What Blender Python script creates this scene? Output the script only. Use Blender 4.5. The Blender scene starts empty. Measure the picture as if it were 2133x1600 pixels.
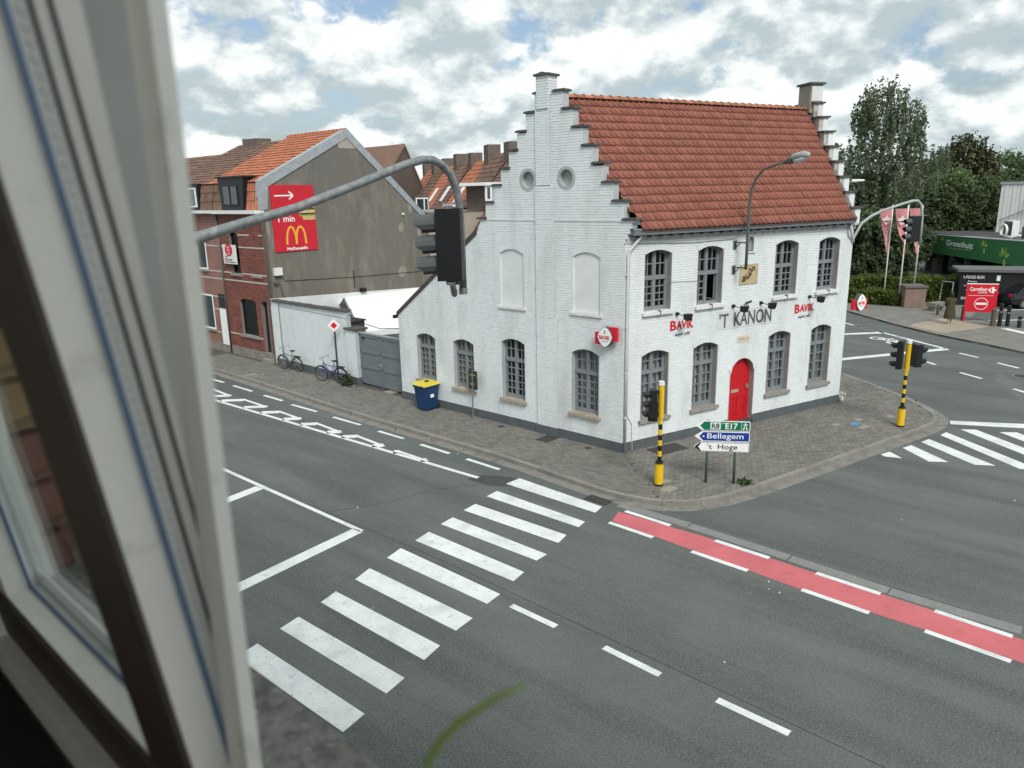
import bpy, bmesh, math, random
import numpy as np
from mathutils import Vector, Matrix
random.seed(7); np.random.seed(7)
scn = bpy.context.scene
col = scn.collection
R = math.radians

# ------------------------------------------------------------------ camera
CAM = Vector((-13.2425, -16.6984, 7.7177))
cd = bpy.data.cameras.new('camera'); cam = bpy.data.objects.new('camera', cd); col.objects.link(cam)
rx, ux, fx = Vector((.8663, -.4991, -.0214)), Vector((.1419, .2047, .9685)), Vector((.4790, .8420, -.2482))
m = Matrix((rx, ux, -fx)).transposed().to_4x4(); m.translation = CAM
cam.matrix_world = m
cd.sensor_width = 36; cd.lens = 26.1; cd.clip_start = .02; cd.clip_end = 3000
cd.dof.use_dof = True; cd.dof.focus_distance = 30; cd.dof.aperture_fstop = 5.8
scn.camera = cam

# ------------------------------------------------------------------ sky, sun, exposure
SUN_EL, SUN_H = R(46), Vector((-.25, -.968, 0)).normalized()
w = bpy.data.worlds.new('World'); scn.world = w; w.use_nodes = True
nt = w.node_tree; nt.nodes.clear()
def wn(t, **k):
    n = nt.nodes.new(t)
    for a, b in k.items(): setattr(n, a, b)
    return n
def wmath(op, a, b=None, c=None):
    n = wn('ShaderNodeMath', operation=op)
    for i, v in enumerate((a, b, c)):
        if v is None: continue
        if isinstance(v, (int, float)): n.inputs[i].default_value = v
        else: nt.links.new(v, n.inputs[i])
    return n.outputs[0]
def wmix(f, a, b):
    n = wn('ShaderNodeMix', data_type='RGBA')
    for s, v in ((n.inputs[0], f), (n.inputs[6], a), (n.inputs[7], b)):
        if isinstance(v, tuple): s.default_value = v
        elif isinstance(v, float): s.default_value = v
        else: nt.links.new(v, s)
    return n.outputs[2]
tc = wn('ShaderNodeTexCoord'); sp = wn('ShaderNodeSeparateXYZ'); nt.links.new(tc.outputs['Generated'], sp.inputs[0])
zz = wmath('POWER', wmath('ADD', wmath('ABSOLUTE', sp.outputs[2]), 0.03), 0.8)
cb = wn('ShaderNodeCombineXYZ')
nt.links.new(wmath('MULTIPLY', sp.outputs[0], 8.5), cb.inputs[0]); nt.links.new(wmath('MULTIPLY', sp.outputs[1], 8.5), cb.inputs[1])
nt.links.new(wmath('MULTIPLY', zz, 12.5), cb.inputs[2])
def wnoise(off, scale, detail, rough=.55, dist=.25):
    a = wn('ShaderNodeVectorMath', operation='ADD'); nt.links.new(cb.outputs[0], a.inputs[0]); a.inputs[1].default_value = off
    n = wn('ShaderNodeTexNoise'); n.inputs['Scale'].default_value = scale; n.inputs['Detail'].default_value = detail
    n.inputs['Roughness'].default_value = rough; n.inputs['Distortion'].default_value = dist
    nt.links.new(a.outputs[0], n.inputs['Vector']); return n.outputs['Fac']
def wramp(v, lo, hi):
    n = wn('ShaderNodeMapRange', interpolation_type='SMOOTHSTEP'); n.inputs[1].default_value = lo; n.inputs[2].default_value = hi
    nt.links.new(v, n.inputs[0]); return n.outputs[0]
SKYOFF = (3.1, 7.4, 1.3)
n1 = wnoise(SKYOFF, 1.0, 12, .56, .1); n2 = wnoise((SKYOFF[0], SKYOFF[1], SKYOFF[2] + .34), 1.0, 12, .56, .1)
cover = wramp(n1, .335, .425)
lit = wramp(wmath('ADD', wmath('MULTIPLY', wmath('SUBTRACT', n1, n2), 3.4), wmath('MULTIPLY', wnoise((9, 2, 5), .8, 4), .9)), .10, .85)
cloud = wmix(lit, (.43, .51, .54, 1), (.86, .90, .89, 1))
sky = wn('ShaderNodeTexSky', sky_type='NISHITA', sun_disc=False)
sky.sun_elevation = SUN_EL; sky.sun_rotation = math.atan2(SUN_H.x, SUN_H.y); sky.air_density = 1.0; sky.dust_density = 3.0
sv = wn('ShaderNodeVectorMath', operation='SCALE'); sv.inputs[3].default_value = .125
nt.links.new(sky.outputs[0], sv.inputs[0])
skycol = wmix(cover, sv.outputs[0], cloud)
bg = wn('ShaderNodeBackground'); bg.inputs[1].default_value = 1.0; nt.links.new(skycol, bg.inputs[0])
wo = wn('ShaderNodeOutputWorld'); nt.links.new(bg.outputs[0], wo.inputs[0])
sd = bpy.data.lights.new('sun', 'SUN'); so = bpy.data.objects.new('sun', sd); col.objects.link(so)
sd.energy = 2.4; sd.angle = R(20); sd.color = (1, .965, .91)
tosun = SUN_H * math.cos(SUN_EL) + Vector((0, 0, math.sin(SUN_EL)))
so.rotation_euler = tosun.to_track_quat('Z', 'Y').to_euler()
scn.view_settings.view_transform = 'Standard'; scn.view_settings.look = 'None'
scn.view_settings.exposure = 0.26; scn.view_settings.gamma = 1

# ------------------------------------------------------------------ materials
MATS = {}
def mat(name, c, rough=.7, var=.12, scale=3.0, c2=None, spots=None, bump=0, bscale=60, metal=0, island=0, spec=.4, stretch=(1, 1, 1), rot=0, alpha=None, emit=None, detail=5):
    if name in MATS: return MATS[name]
    M = bpy.data.materials.new(name); M.use_nodes = True; t = M.node_tree; N = t.nodes; L = t.links
    b = N['Principled BSDF']; b.inputs['Roughness'].default_value = rough; b.inputs['Metallic'].default_value = metal
    b.inputs['Specular IOR Level'].default_value = spec
    g = N.new('ShaderNodeNewGeometry')
    mp = N.new('ShaderNodeMapping'); mp.inputs['Scale'].default_value = stretch; mp.inputs['Rotation'].default_value = (0, 0, rot)
    L.new(g.outputs['Position'], mp.inputs[0])
    no = N.new('ShaderNodeTexNoise'); no.inputs['Scale'].default_value = scale; no.inputs['Detail'].default_value = detail; no.inputs['Roughness'].default_value = .6
    L.new(mp.outputs[0], no.inputs[0])
    def mix(f, a, bb, blend='MIX'):
        n = N.new('ShaderNodeMix'); n.data_type = 'RGBA'; n.blend_type = blend
        for s, v in ((n.inputs[0], f), (n.inputs[6], a), (n.inputs[7], bb)):
            if isinstance(v, (int, float)): s.default_value = v
            elif isinstance(v, tuple): s.default_value = (*v[:3], 1)
            else: L.new(v, s)
        return n.outputs[2]
    def rng(v, lo, hi, a=0., bb=1.):
        n = N.new('ShaderNodeMapRange'); n.inputs[1].default_value = lo; n.inputs[2].default_value = hi; n.inputs[3].default_value = a; n.inputs[4].default_value = bb
        L.new(v, n.inputs[0]); return n.outputs[0]
    dark = c2 if c2 else tuple(x * (1 - var * 2) for x in c)
    cc = mix(rng(no.outputs[0], .3, .7), dark, tuple(c))
    if island:
        oi = N.new('ShaderNodeObjectInfo'); ad = N.new('ShaderNodeMath'); ad.operation = 'ADD'
        L.new(oi.outputs['Random'], ad.inputs[0]); L.new(g.outputs['Random Per Island'], ad.inputs[1])
        fr = N.new('ShaderNodeMath'); fr.operation = 'FRACT'; L.new(ad.outputs[0], fr.inputs[0])
        hs = N.new('ShaderNodeHueSaturation'); L.new(cc, hs.inputs['Color'])
        L.new(rng(fr.outputs[0], 0, 1, 1 - island, 1 + island * .8), hs.inputs['Value'])
        cc = hs.outputs[0]
    if spots:  # (colour, scale, lo, hi) patches of dirt with a shape of their own
        for (sc, ss, lo, hi) in spots:
            n3 = N.new('ShaderNodeTexNoise'); n3.inputs['Scale'].default_value = ss; n3.inputs['Detail'].default_value = 6; n3.inputs['Roughness'].default_value = .65
            L.new(mp.outputs[0], n3.inputs[0])
            cc = mix(rng(n3.outputs[0], lo, hi), cc, sc)
    L.new(cc, b.inputs['Base Color'])
    if bump:
        n2 = N.new('ShaderNodeTexNoise'); n2.inputs['Scale'].default_value = bscale; n2.inputs['Detail'].default_value = 3
        L.new(g.outputs['Position'], n2.inputs[0])
        bp = N.new('ShaderNodeBump'); bp.inputs['Strength'].default_value = bump; bp.inputs['Distance'].default_value = .01
        L.new(n2.outputs[0], bp.inputs['Height']); L.new(bp.outputs[0], b.inputs['Normal'])
    if emit: b.inputs['Emission Color'].default_value = (*emit, 1); b.inputs['Emission Strength'].default_value = 1
    MATS[name] = M; return M

def glass_mat(name, tint=(.75, .8, .8), clear=.7, rough=.02):
    M = bpy.data.materials.new(name); M.use_nodes = True; t = M.node_tree; N = t.nodes; L = t.links; N.clear()
    o = N.new('ShaderNodeOutputMaterial'); mx = N.new('ShaderNodeMixShader'); tr = N.new('ShaderNodeBsdfTransparent'); gl = N.new('ShaderNodeBsdfGlossy')
    tr.inputs[0].default_value = (*tint, 1); gl.inputs['Roughness'].default_value = rough; gl.inputs[0].default_value = (.9, .93, .95, 1)
    lw = N.new('ShaderNodeLayerWeight'); lw.inputs[0].default_value = .5; pw = N.new('ShaderNodeMath'); pw.operation = 'POWER'; pw.inputs[1].default_value = 5; L.new(lw.outputs['Facing'], pw.inputs[0])
    ad = N.new('ShaderNodeMath'); ad.operation = 'MULTIPLY_ADD'; ad.inputs[1].default_value = .9; ad.inputs[2].default_value = .045 + (1 - clear) * .1; L.new(pw.outputs[0], ad.inputs[0])
    L.new(ad.outputs[0], mx.inputs[0]); L.new(tr.outputs[0], mx.inputs[1]); L.new(gl.outputs[0], mx.inputs[2]); L.new(mx.outputs[0], o.inputs[0])
    MATS[name] = M; return M

def brick_mat(name, c1, c2, mortar, bw=.22, rh=.075, ax='x', axdir=None):
    # flat brick pattern for walls too far away to model brick by brick; axdir = horizontal direction of the wall
    M = bpy.data.materials.new(name); M.use_nodes = True; t = M.node_tree; N = t.nodes; L = t.links; b = N['Principled BSDF']; b.inputs['Roughness'].default_value = .85
    g = N.new('ShaderNodeNewGeometry'); d = N.new('ShaderNodeVectorMath'); d.operation = 'DOT_PRODUCT'; d.inputs[1].default_value = (*axdir, 0)
    L.new(g.outputs['Position'], d.inputs[0]); s = N.new('ShaderNodeSeparateXYZ'); L.new(g.outputs['Position'], s.inputs[0])
    cb = N.new('ShaderNodeCombineXYZ'); L.new(d.outputs['Value'], cb.inputs[0]); L.new(s.outputs[2], cb.inputs[1])
    br = N.new('ShaderNodeTexBrick'); L.new(cb.outputs[0], br.inputs[0]); br.inputs['Scale'].default_value = 1
    br.inputs['Color1'].default_value = (*c1, 1); br.inputs['Color2'].default_value = (*c2, 1); br.inputs['Mortar'].default_value = (*mortar, 1)
    br.inputs['Mortar Size'].default_value = .012; br.inputs['Brick Width'].default_value = bw; br.inputs['Row Height'].default_value = rh
    no = N.new('ShaderNodeTexNoise'); no.inputs['Scale'].default_value = 1.2; no.inputs['Detail'].default_value = 6; L.new(g.outputs['Position'], no.inputs[0])
    mx = N.new('ShaderNodeMix'); mx.data_type = 'RGBA'; mx.blend_type = 'MULTIPLY'; mx.inputs[0].default_value = .5
    L.new(br.outputs[0], mx.inputs[6]); L.new(no.outputs[0], mx.inputs[7]); hs = N.new('ShaderNodeHueSaturation'); hs.inputs['Value'].default_value = 1.3; L.new(mx.outputs[2], hs.inputs['Color'])
    L.new(hs.outputs[0], b.inputs['Base Color'])
    bp = N.new('ShaderNodeBump'); bp.inputs['Strength'].default_value = .5; bp.inputs['Distance'].default_value = .01; bp.invert = True
    L.new(br.outputs['Fac'], bp.inputs['Height']); L.new(bp.outputs[0], b.inputs['Normal'])
    MATS[name] = M; return M

WHITE_W = mat('painted_brick', (.715, .765, .78), .75, .035, .8, island=.03, stretch=(1, 1, .3), spots=[((.53, .565, .56), 1.3, .48, .78), ((.42, .43, .41), 4.6, .63, .82), ((.30, .29, .26), 10, .72, .79)])
MORTAR = mat('painted_mortar', (.48, .52, .535), .85, .1, 5)
WSMOOTH = mat('painted_plaster', (.70, .735, .74), .75, .06, 2)
PLINTH = mat('grey_plinth_paint', (.105, .12, .13), .7, .12, 3, spots=[((.16, .165, .16), 4, .6, .8)])
STONE = mat('grey_reveal_stone', (.36, .35, .335), .8, .12, 4)
REVEALW = mat('pale_reveal_paint', (.40, .44, .455), .75, .08, 3)
SILLW = mat('white_sill', (.72, .73, .72), .7, .08, 5)
SILLT = mat('tan_sill_stone', (.42, .36, .28), .85, .15, 6)
SILLG = mat('grey_sill_stone', (.30, .29, .27), .85, .15, 6)
COPING = mat('dark_coping_stone', (.10, .095, .09), .85, .2, 6, spots=[((.2, .2, .17), 9, .6, .75)])
FRAMEG = mat('grey_window_paint', (.22, .245, .265), .55, .08, 5)
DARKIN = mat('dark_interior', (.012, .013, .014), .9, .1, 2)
CURTAIN = mat('grey_net_curtain', (.42, .44, .445), .9, .15, 2, stretch=(8, 8, .4))
BOARDT = mat('tan_shutter_board', (.40, .30, .19), .8, .2, 4, stretch=(1, 1, 5))
REDDOOR = mat('red_door_paint', (.55, .012, .018), .4, .08, 3)
TILE = mat('clay_pantile', (.285, .108, .076), .8, .07, 2.2, island=.15, spots=[((.21, .082, .062), 1.4, .52, .80), ((.13, .075, .06), 7, .68, .80), ((.36, .155, .10), 4.5, .62, .80)])
TILEO = mat('orange_pantile', (.42, .15, .08), .75, .1, 2, island=.15)
TILEB = mat('brown_pantile', (.165, .105, .08), .85, .12, 2, island=.22, spots=[((.25, .13, .09), 1.3, .5, .7)])
GUTTER = mat('grey_gutter_paint', (.155, .175, .195), .5, .06, 4)
ZINC = mat('zinc_sheet', (.42, .46, .49), .45, .12, 4, metal=.3)
PIPEW = mat('white_downpipe', (.62, .64, .63), .5, .1, 5)
BLACK = mat('black_plastic', (.012, .013, .016), .45, .1, 5)
DGREY = mat('dark_grey_plastic', (.10, .11, .115), .55, .1, 5)
MGREY = mat('visor_grey_plastic', (.085, .095, .10), .6, .12, 8)
STEEL = mat('galvanised_steel', (.34, .365, .37), .45, .25, 9, metal=.55, spots=[((.20, .215, .215), 14, .52, .7)])
POSTG = mat('dark_green_grey_post', (.10, .135, .135), .55, .12, 8)
YELLOW = mat('signal_yellow', (.78, .50, .012), .45, .06, 6)
BANDB = mat('signal_black_band', (.012, .012, .016), .5, .1, 6)
WPLAST = mat('white_plastic', (.75, .76, .74), .5, .06, 4)
RED = mat('sign_red', (.62, .012, .03), .45, .05, 3)
REDPALE = mat('faded_flag_red', (.62, .26, .27), .8, .1, 3)
SWHITE = mat('sign_white', (.85, .87, .86), .5, .03, 3)
SBLACK = mat('sign_black', (.012, .012, .014), .5, .03, 3)
SGREEN = mat('sign_green', (.0, .17, .085), .45, .04, 3)
SBLUE = mat('sign_blue', (.008, .045, .30), .45, .04, 3)
SYEL = mat('sign_yellow', (.80, .42, .05), .5, .04, 3)
LETTERG = mat('dark_grey_lettering', (.10, .115, .12), .7, .12, 12)
PANEL = mat('pale_grey_panel', (.62, .655, .665), .75, .06, 3)
GATEG = mat('grey_gate_paint', (.165, .19, .21), .55, .08, 3)
TENT = mat('white_tent_fabric', (.82, .83, .82), .7, .06, 1.5)
BLUEBIN = mat('blue_bin_plastic', (.01, .045, .13), .45, .1, 4)
YLID = mat('yellow_lid_plastic', (.70, .58, .06), .5, .06, 6)
RUBBER = mat('black_rubber', (.015, .015, .015), .8, .1, 6)
BEIGE = mat('beige_render', (.42, .375, .32), .9, .1, 1.2)
CEMENT = mat('cement_render', (.185, .170, .145), .92, .14, .9, stretch=(1, 1, .35), spots=[((.135, .135, .128), .45, .45, .65), ((.25, .225, .185), 1.7, .50, .78), ((.095, .095, .085), 2.4, .64, .8)], bump=.25, bscale=25)
CHIMB = mat('old_chimney_brick', (.17, .14, .12), .9, .2, 6)
WOOD = mat('weathered_wood', (.13, .115, .09), .85, .2, 6, stretch=(1, 1, .3))
LEAF = mat('tree_leaf', (.190, .250, .110), .6, .15, .5, c2=(.110, .165, .075), island=.5, spec=.25)
LEAFD = mat('dark_tree_leaf', (.150, .200, .095), .6, .15, .4, c2=(.088, .132, .068), island=.5, spec=.25)
LEAFB = mat('birch_leaf', (.190, .235, .140), .55, .15, .6, c2=(.125, .170, .105), island=.45, spec=.3)
LEAFH = mat('hedge_leaf', (.165, .225, .052), .6, .2, 1.4, c2=(.075, .120, .028), island=.5, spec=.25)
def translucent(M, f=.5):   # leaves let some daylight through
    t = M.node_tree; N = t.nodes; L = t.links; b = N['Principled BSDF']; o = N['Material Output']; tr = N.new('ShaderNodeBsdfTranslucent'); mx = N.new('ShaderNodeMixShader'); mx.inputs[0].default_value = f
    L.new(b.inputs['Base Color'].links[0].from_socket, tr.inputs[0]); L.new(b.outputs[0], mx.inputs[1]); L.new(tr.outputs[0], mx.inputs[2]); L.new(mx.outputs[0], o.inputs[0])
for M_ in (LEAF, LEAFD, LEAFB, LEAFH): translucent(M_)
BARK = mat('grey_bark', (.10, .09, .08), .9, .2, 6)
GLASS = glass_mat('window_glass', (.88, .91, .91), .98)
GLASSC = glass_mat('clear_sash_glass', (.94, .96, .95), 1.0)
GLASSD = glass_mat('dark_window_glass', (.35, .4, .42), .6)
PVC = mat('white_window_profile', (.90, .89, .83), .45, .04, 9, spots=[((.5, .49, .45), 14, .6, .8)])
PVCD = mat('shaded_mullion_grey', (.42, .43, .41), .5, .08, 7)  # darker copy of the white profile, shade put into its grey
TAPE = mat('blue_sealing_strip', (.12, .20, .34), .5, .1, 20)
GASKET = mat('dark_rubber_gasket', (.02, .02, .02), .7, .1, 20)

# ------------------------------------------------------------------ mesh helpers
class Fr:
    def __init__(s, o, u, v, w=(0, 0, 1)):
        s.o = Vector(o); s.u = Vector(u); s.v = Vector(v); s.w = Vector(w); s.flip = s.u.cross(s.v).dot(s.w) < 0
    def __call__(s, u, v, w): return s.o + s.u * u + s.v * v + s.w * w
    def at(s, u=0, v=0, w=0): return Fr(s(u, v, w), s.u, s.v, s.w)
ID = Fr((0, 0, 0), (1, 0, 0), (0, 1, 0))
class MB:
    def __init__(s, fr=ID): s.V = []; s.F = []; s.fr = fr; s.smooth = False
    def add(s, vs, fs):
        n = len(s.V); T = s.fr
        s.V.extend(tuple(T(*p)) for p in vs)
        s.F.extend((tuple(n + i for i in (reversed(f) if T.flip else f))) for f in fs); return s
    def box(s, u0, u1, v0, v1, w0, w1, back=True):
        vs = [(u, v, w_) for w_ in (w0, w1) for v in (v0, v1) for u in (u0, u1)]
        fs = [(0, 2, 3, 1), (4, 5, 7, 6), (0, 1, 5, 4), (1, 3, 7, 5), (3, 2, 6, 7), (2, 0, 4, 6)]
        return s.add(vs, fs)
    def front(s, u0, u1, v0, v1, w0, w1):  # box without the hidden face at v0
        vs = [(u, v, w_) for w_ in (w0, w1) for v in (v0, v1) for u in (u0, u1)]
        return s.add(vs, [(0, 2, 3, 1), (4, 5, 7, 6), (1, 3, 7, 5), (3, 2, 6, 7), (2, 0, 4, 6)])
    def prism(s, poly, v0, v1):  # polygon in (u,w), extruded along v
        n = len(poly); a = sum(poly[i][0] * poly[(i + 1) % n][1] - poly[(i + 1) % n][0] * poly[i][1] for i in range(n))
        p = poly if a > 0 else poly[::-1]
        if v1 < v0: v0, v1 = v1, v0
        vs = [(u, v0, w_) for u, w_ in p] + [(u, v1, w_) for u, w_ in p]
        return s.add(vs, [tuple(range(n)), tuple(reversed(range(n, 2 * n)))] + [((i + 1) % n, i, i + n, (i + 1) % n + n) for i in range(n)])
    def slab(s, poly, w0, w1):  # polygon in (u,v), extruded along w
        n = len(poly); a = sum(poly[i][0] * poly[(i + 1) % n][1] - poly[(i + 1) % n][0] * poly[i][1] for i in range(n))
        p = poly if a > 0 else poly[::-1]
        vs = [(u, v, w0) for u, v in p] + [(u, v, w1) for u, v in p]
        return s.add(vs, [tuple(reversed(range(n))), tuple(range(n, 2 * n))] + [(i, (i + 1) % n, (i + 1) % n + n, i + n) for i in range(n)])
    def tube(s, pts, r, seg=8, caps=True):
        pts = [Vector(p) for p in pts]; rs = r if isinstance(r, (list, tuple)) else [r] * len(pts)
        rings = []; prev = None
        for i, p in enumerate(pts):
            t = (pts[min(i + 1, len(pts) - 1)] - pts[max(i - 1, 0)])
            if t.length < 1e-9: t = Vector((0, 0, 1))
            t.normalize()
            if prev is None: a = t.orthogonal().normalized()
            else: a = (prev - t * prev.dot(t)); a = a.normalized() if a.length > 1e-6 else t.orthogonal().normalized()
            prev = a; b = t.cross(a)
            rings.append([p + (a * math.cos(k * 2 * math.pi / seg) + b * math.sin(k * 2 * math.pi / seg)) * rs[i] for k in range(seg)])
        vs = [tuple(q) for rg in rings for q in rg]; fs = []
        for i in range(len(rings) - 1):
            for k in range(seg):
                k2 = (k + 1) % seg; fs.append((i * seg + k, i * seg + k2, (i + 1) * seg + k2, (i + 1) * seg + k))
        if caps: fs += [tuple(reversed(range(seg))), tuple(range((len(rings) - 1) * seg, len(rings) * seg))]
        return s.add(vs, fs)
    def cyl(s, c, r, h, seg=12, r2=None): c = Vector(c); return s.tube([c, c + Vector((0, 0, h))], [r, r if r2 is None else r2], seg)
    def lathe(s, c, prof, seg=16):
        c = Vector(c); vs = [(c.x + r * math.cos(2 * math.pi * k / seg), c.y + r * math.sin(2 * math.pi * k / seg), c.z + z) for r, z in prof for k in range(seg)]
        fs = [(i * seg + k, i * seg + (k + 1) % seg, (i + 1) * seg + (k + 1) % seg, (i + 1) * seg + k) for i in range(len(prof) - 1) for k in range(seg)]
        fs += [tuple(reversed(range(seg))), tuple(range((len(prof) - 1) * seg, len(prof) * seg))]
        return s.add(vs, fs)
    def ring(s, c, R_, r, axis='y', seg=24, sub=6, a0=0, a1=2 * math.pi):  # torus round an axis
        pts = []
        for k in range(seg + 1):
            t = a0 + (a1 - a0) * k / seg; x, z = R_ * math.cos(t), R_ * math.sin(t)
            pts.append((c[0] + x, c[1], c[2] + z) if axis == 'y' else (c[0], c[1] + x, c[2] + z) if axis == 'x' else (c[0] + x, c[1] + z, c[2]))
        return s.tube(pts, r, sub, abs(a1 - a0) < 6.28)
    def build(s, name, m_, parent=None, smooth=False, kind=None):
        me = bpy.data.meshes.new(name); me.from_pydata(s.V, [], s.F); me.materials.append(m_)
        if smooth: me.polygons.foreach_set('use_smooth', [True] * len(me.polygons))
        return link(name, me, parent, kind)
def link(name, me, parent=None, kind=None):
    o = bpy.data.objects.new(name, me); col.objects.link(o)
    if parent: o.parent = parent
    if kind: o['kind'] = kind
    return o
def thing(name, label, cat, loc=(0, 0, 0), rz=0, group=None):
    o = bpy.data.objects.new(name, None); o.empty_display_size = .2; col.objects.link(o); o.location = loc; o.rotation_euler = (0, 0, rz)
    o['label'] = label; o['category'] = cat
    if group: o['group'] = group
    return o
def tag(o, label, cat, group=None):
    o['label'] = label; o['category'] = cat
    if group: o['group'] = group
    return o
def copy_tree(o, parent=None):
    c = o.copy(); col.objects.link(c); c.parent = parent
    for ch in list(o.children): copy_tree(ch, c)
    return c
def text(name, s, fr, ul, ur, w0, w1, v, m_, parent, bold=0.0, depth=.004, shear=0.0, font=None):
    cu = bpy.data.curves.new('t', 'FONT'); cu.body = s; cu.align_x = 'LEFT'; cu.offset = bold; cu.shear = shear; cu.resolution_u = 3
    to = bpy.data.objects.new('t', cu); col.objects.link(to)
    me = bpy.data.meshes.new_from_object(to); bpy.data.objects.remove(to); bpy.data.curves.remove(cu)
    co = np.array([x.co[:] for x in me.vertices]); lo, hi = co.min(0), co.max(0)
    fs = [tuple(p.vertices) for p in me.polygons]; bpy.data.meshes.remove(me)
    b = MB(fr); sx = (co[:, 0] - lo[0]) / (hi[0] - lo[0]); sy = (co[:, 1] - lo[1]) / max(1e-6, hi[1] - lo[1])
    U = ul + (ur - ul) * sx; W = w0 + (w1 - w0) * sy
    b.add([(float(a), v + depth, float(c)) for a, c in zip(U, W)], fs)
    return b.build(name, m_, parent)
def scatter_mesh(name, cent, size, m_, parent=None, asp=1.5, up=.0, kind=None):
    # many small leaf faces: cent (n,3), size (n,)
    n = len(cent); a = np.random.normal(size=(n, 3)); a /= np.linalg.norm(a, axis=1)[:, None]
    b = np.random.normal(size=(n, 3)); b[:, 2] -= up; b -= a * (a * b).sum(1)[:, None]; b /= np.linalg.norm(b, axis=1)[:, None]
    s = np.asarray(size)[:, None] * .5
    V = np.stack([cent - a * s, cent + b * s * asp * .9 - a * s * .1, cent + a * s, cent - b * s * asp], 1).reshape(-1, 3)
    me = bpy.data.meshes.new(name); me.vertices.add(4 * n); me.vertices.foreach_set('co', V.ravel())
    me.loops.add(4 * n); me.loops.foreach_set('vertex_index', np.arange(4 * n)); me.polygons.add(n)
    me.polygons.foreach_set('loop_start', np.arange(0, 4 * n, 4)); me.polygons.foreach_set('loop_total', np.full(n, 4)); me.update(); me.validate()
    me.materials.append(m_); return link(name, me, parent, kind)

DA = Vector((-.31334, .94965, 0)); NA = Vector((-.94965, -.31334, 0)); EA = -NA
FA = Fr((0, 0, 0), DA, NA); FB = Fr((0, 0, 0), (1, 0, 0), (0, -1, 0))

# ================================================================== GROUND, ROAD, PAVEMENT
def road_mat():
    M = bpy.data.materials.new('asphalt'); M.use_nodes = True; t = M.node_tree; N = t.nodes; L = t.links; b = N['Principled BSDF']
    b.inputs['Roughness'].default_value = .82; b.inputs['Specular IOR Level'].default_value = .35
    g = N.new('ShaderNodeNewGeometry')
    def noise(scale, detail, st=(1, 1, 1), rot=0, rough=.6):
        mp = N.new('ShaderNodeMapping'); mp.inputs['Scale'].default_value = st
        r0 = N.new('ShaderNodeMapping'); r0.inputs['Rotation'].default_value = (0, 0, rot); L.new(g.outputs['Position'], r0.inputs[0]); L.new(r0.outputs[0], mp.inputs[0])
        n = N.new('ShaderNodeTexNoise'); n.inputs['Scale'].default_value = scale; n.inputs['Detail'].default_value = detail; n.inputs['Roughness'].default_value = rough
        L.new(mp.outputs[0], n.inputs[0]); return n.outputs[0]
    def rng(v, lo, hi, a=0., bb=1.):
        n = N.new('ShaderNodeMapRange'); n.inputs[1].default_value = lo; n.inputs[2].default_value = hi; n.inputs[3].default_value = a; n.inputs[4].default_value = bb; L.new(v, n.inputs[0]); return n.outputs[0]
    def mix(f, a, c):
        n = N.new('ShaderNodeMix'); n.data_type = 'RGBA'
        for s, v in ((n.inputs[0], f), (n.inputs[6], a), (n.inputs[7], c)):
            if isinstance(v, tuple): s.default_value = (*v, 1)
            elif isinstance(v, float): s.default_value = v
            else: L.new(v, s)
        return n.outputs[2]
    c = mix(rng(noise(.35, 6), .32, .68), (.080, .091, .086), (.118, .130, .123))
    c = mix(rng(noise(.9, 5, (1, .10, 1), R(-18)), .44, .62, 0, .85), c, (.055, .065, .061))     # worn tracks along the street
    c = mix(rng(noise(.55, 4, (1, .10, 1), R(-20)), .5, .70, 0, .55), c, (.150, .160, .155))
    c = mix(rng(noise(.22, 7, rough=.7), .48, .70, 0, .6), c, (.060, .077, .067))
    c = mix(rng(noise(5, 6, rough=.75), .50, .75, 0, .5), c, (.15, .158, .152))
    c = mix(rng(noise(28, 3, rough=.9), .47, .66, 0, .75), c, (.20, .21, .205))              # aggregate
    c = mix(rng(noise(37, 3, rough=.9), .50, .66, 0, .7), c, (.040, .047, .044))
    L.new(c, b.inputs['Base Color'])
    bp = N.new('ShaderNodeBump'); bp.inputs['Strength'].default_value = .35; bp.inputs['Distance'].default_value = .006
    L.new(noise(120, 2), bp.inputs['Height']); L.new(bp.outputs[0], b.inputs['Normal'])
    return M
ASPH = road_mat()
PAINT = mat('worn_road_paint', (.72, .76, .75), .7, .08, 2.0, spots=[((.46, .50, .50), 1.3, .48, .75), ((.36, .39, .39), 4.5, .58, .76), ((.085, .09, .09), 22, .61, .70), ((.14, .15, .15), 8, .69, .75)])
REDP = mat('red_lane_paint', (.58, .150, .170), .8, .12, 1.1, spots=[((.38, .10, .11), 2.2, .5, .75), ((.26, .075, .08), 18, .62, .74), ((.56, .18, .19), 6, .62, .8)])
PAVER = mat('grey_paver', (.178, .174, .155), .9, .10, 1.1, island=.20, spots=[((.215, .205, .18), .8, .55, .80), ((.125, .122, .110), 1.9, .6, .80), ((.08, .08, .07), 6, .7, .8)])
SAND = mat('paver_joint', (.095, .09, .078), .95, .2, 6)
KERB = mat('concrete_kerb', (.25, .24, .215), .85, .12, 3, island=.1, spots=[((.11, .11, .10), 4, .56, .72)])
GUT = mat('concrete_channel', (.225, .22, .20), .9, .12, 3, spots=[((.11, .11, .10), 2.5, .52, .7)])
CONC2 = mat('speckled_concrete_strip', (.24, .245, .235), .9, .1, 3, spots=[((.14, .145, .14), 40, .5, .62)])
TANPAV = mat('tan_pavement', (.34, .29, .23), .9, .1, .8)
GREYPAV = mat('far_grey_pavement', (.20, .195, .175), .9, .14, 1.2, spots=[((.14, .14, .13), 2.2, .55, .75)])
MOSS = mat('green_moss_weed', (.05, .085, .02), .9, .2, 8, island=.3)
GROUND = mat('far_ground', (.11, .115, .09), .95, .2, .05)

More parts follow.
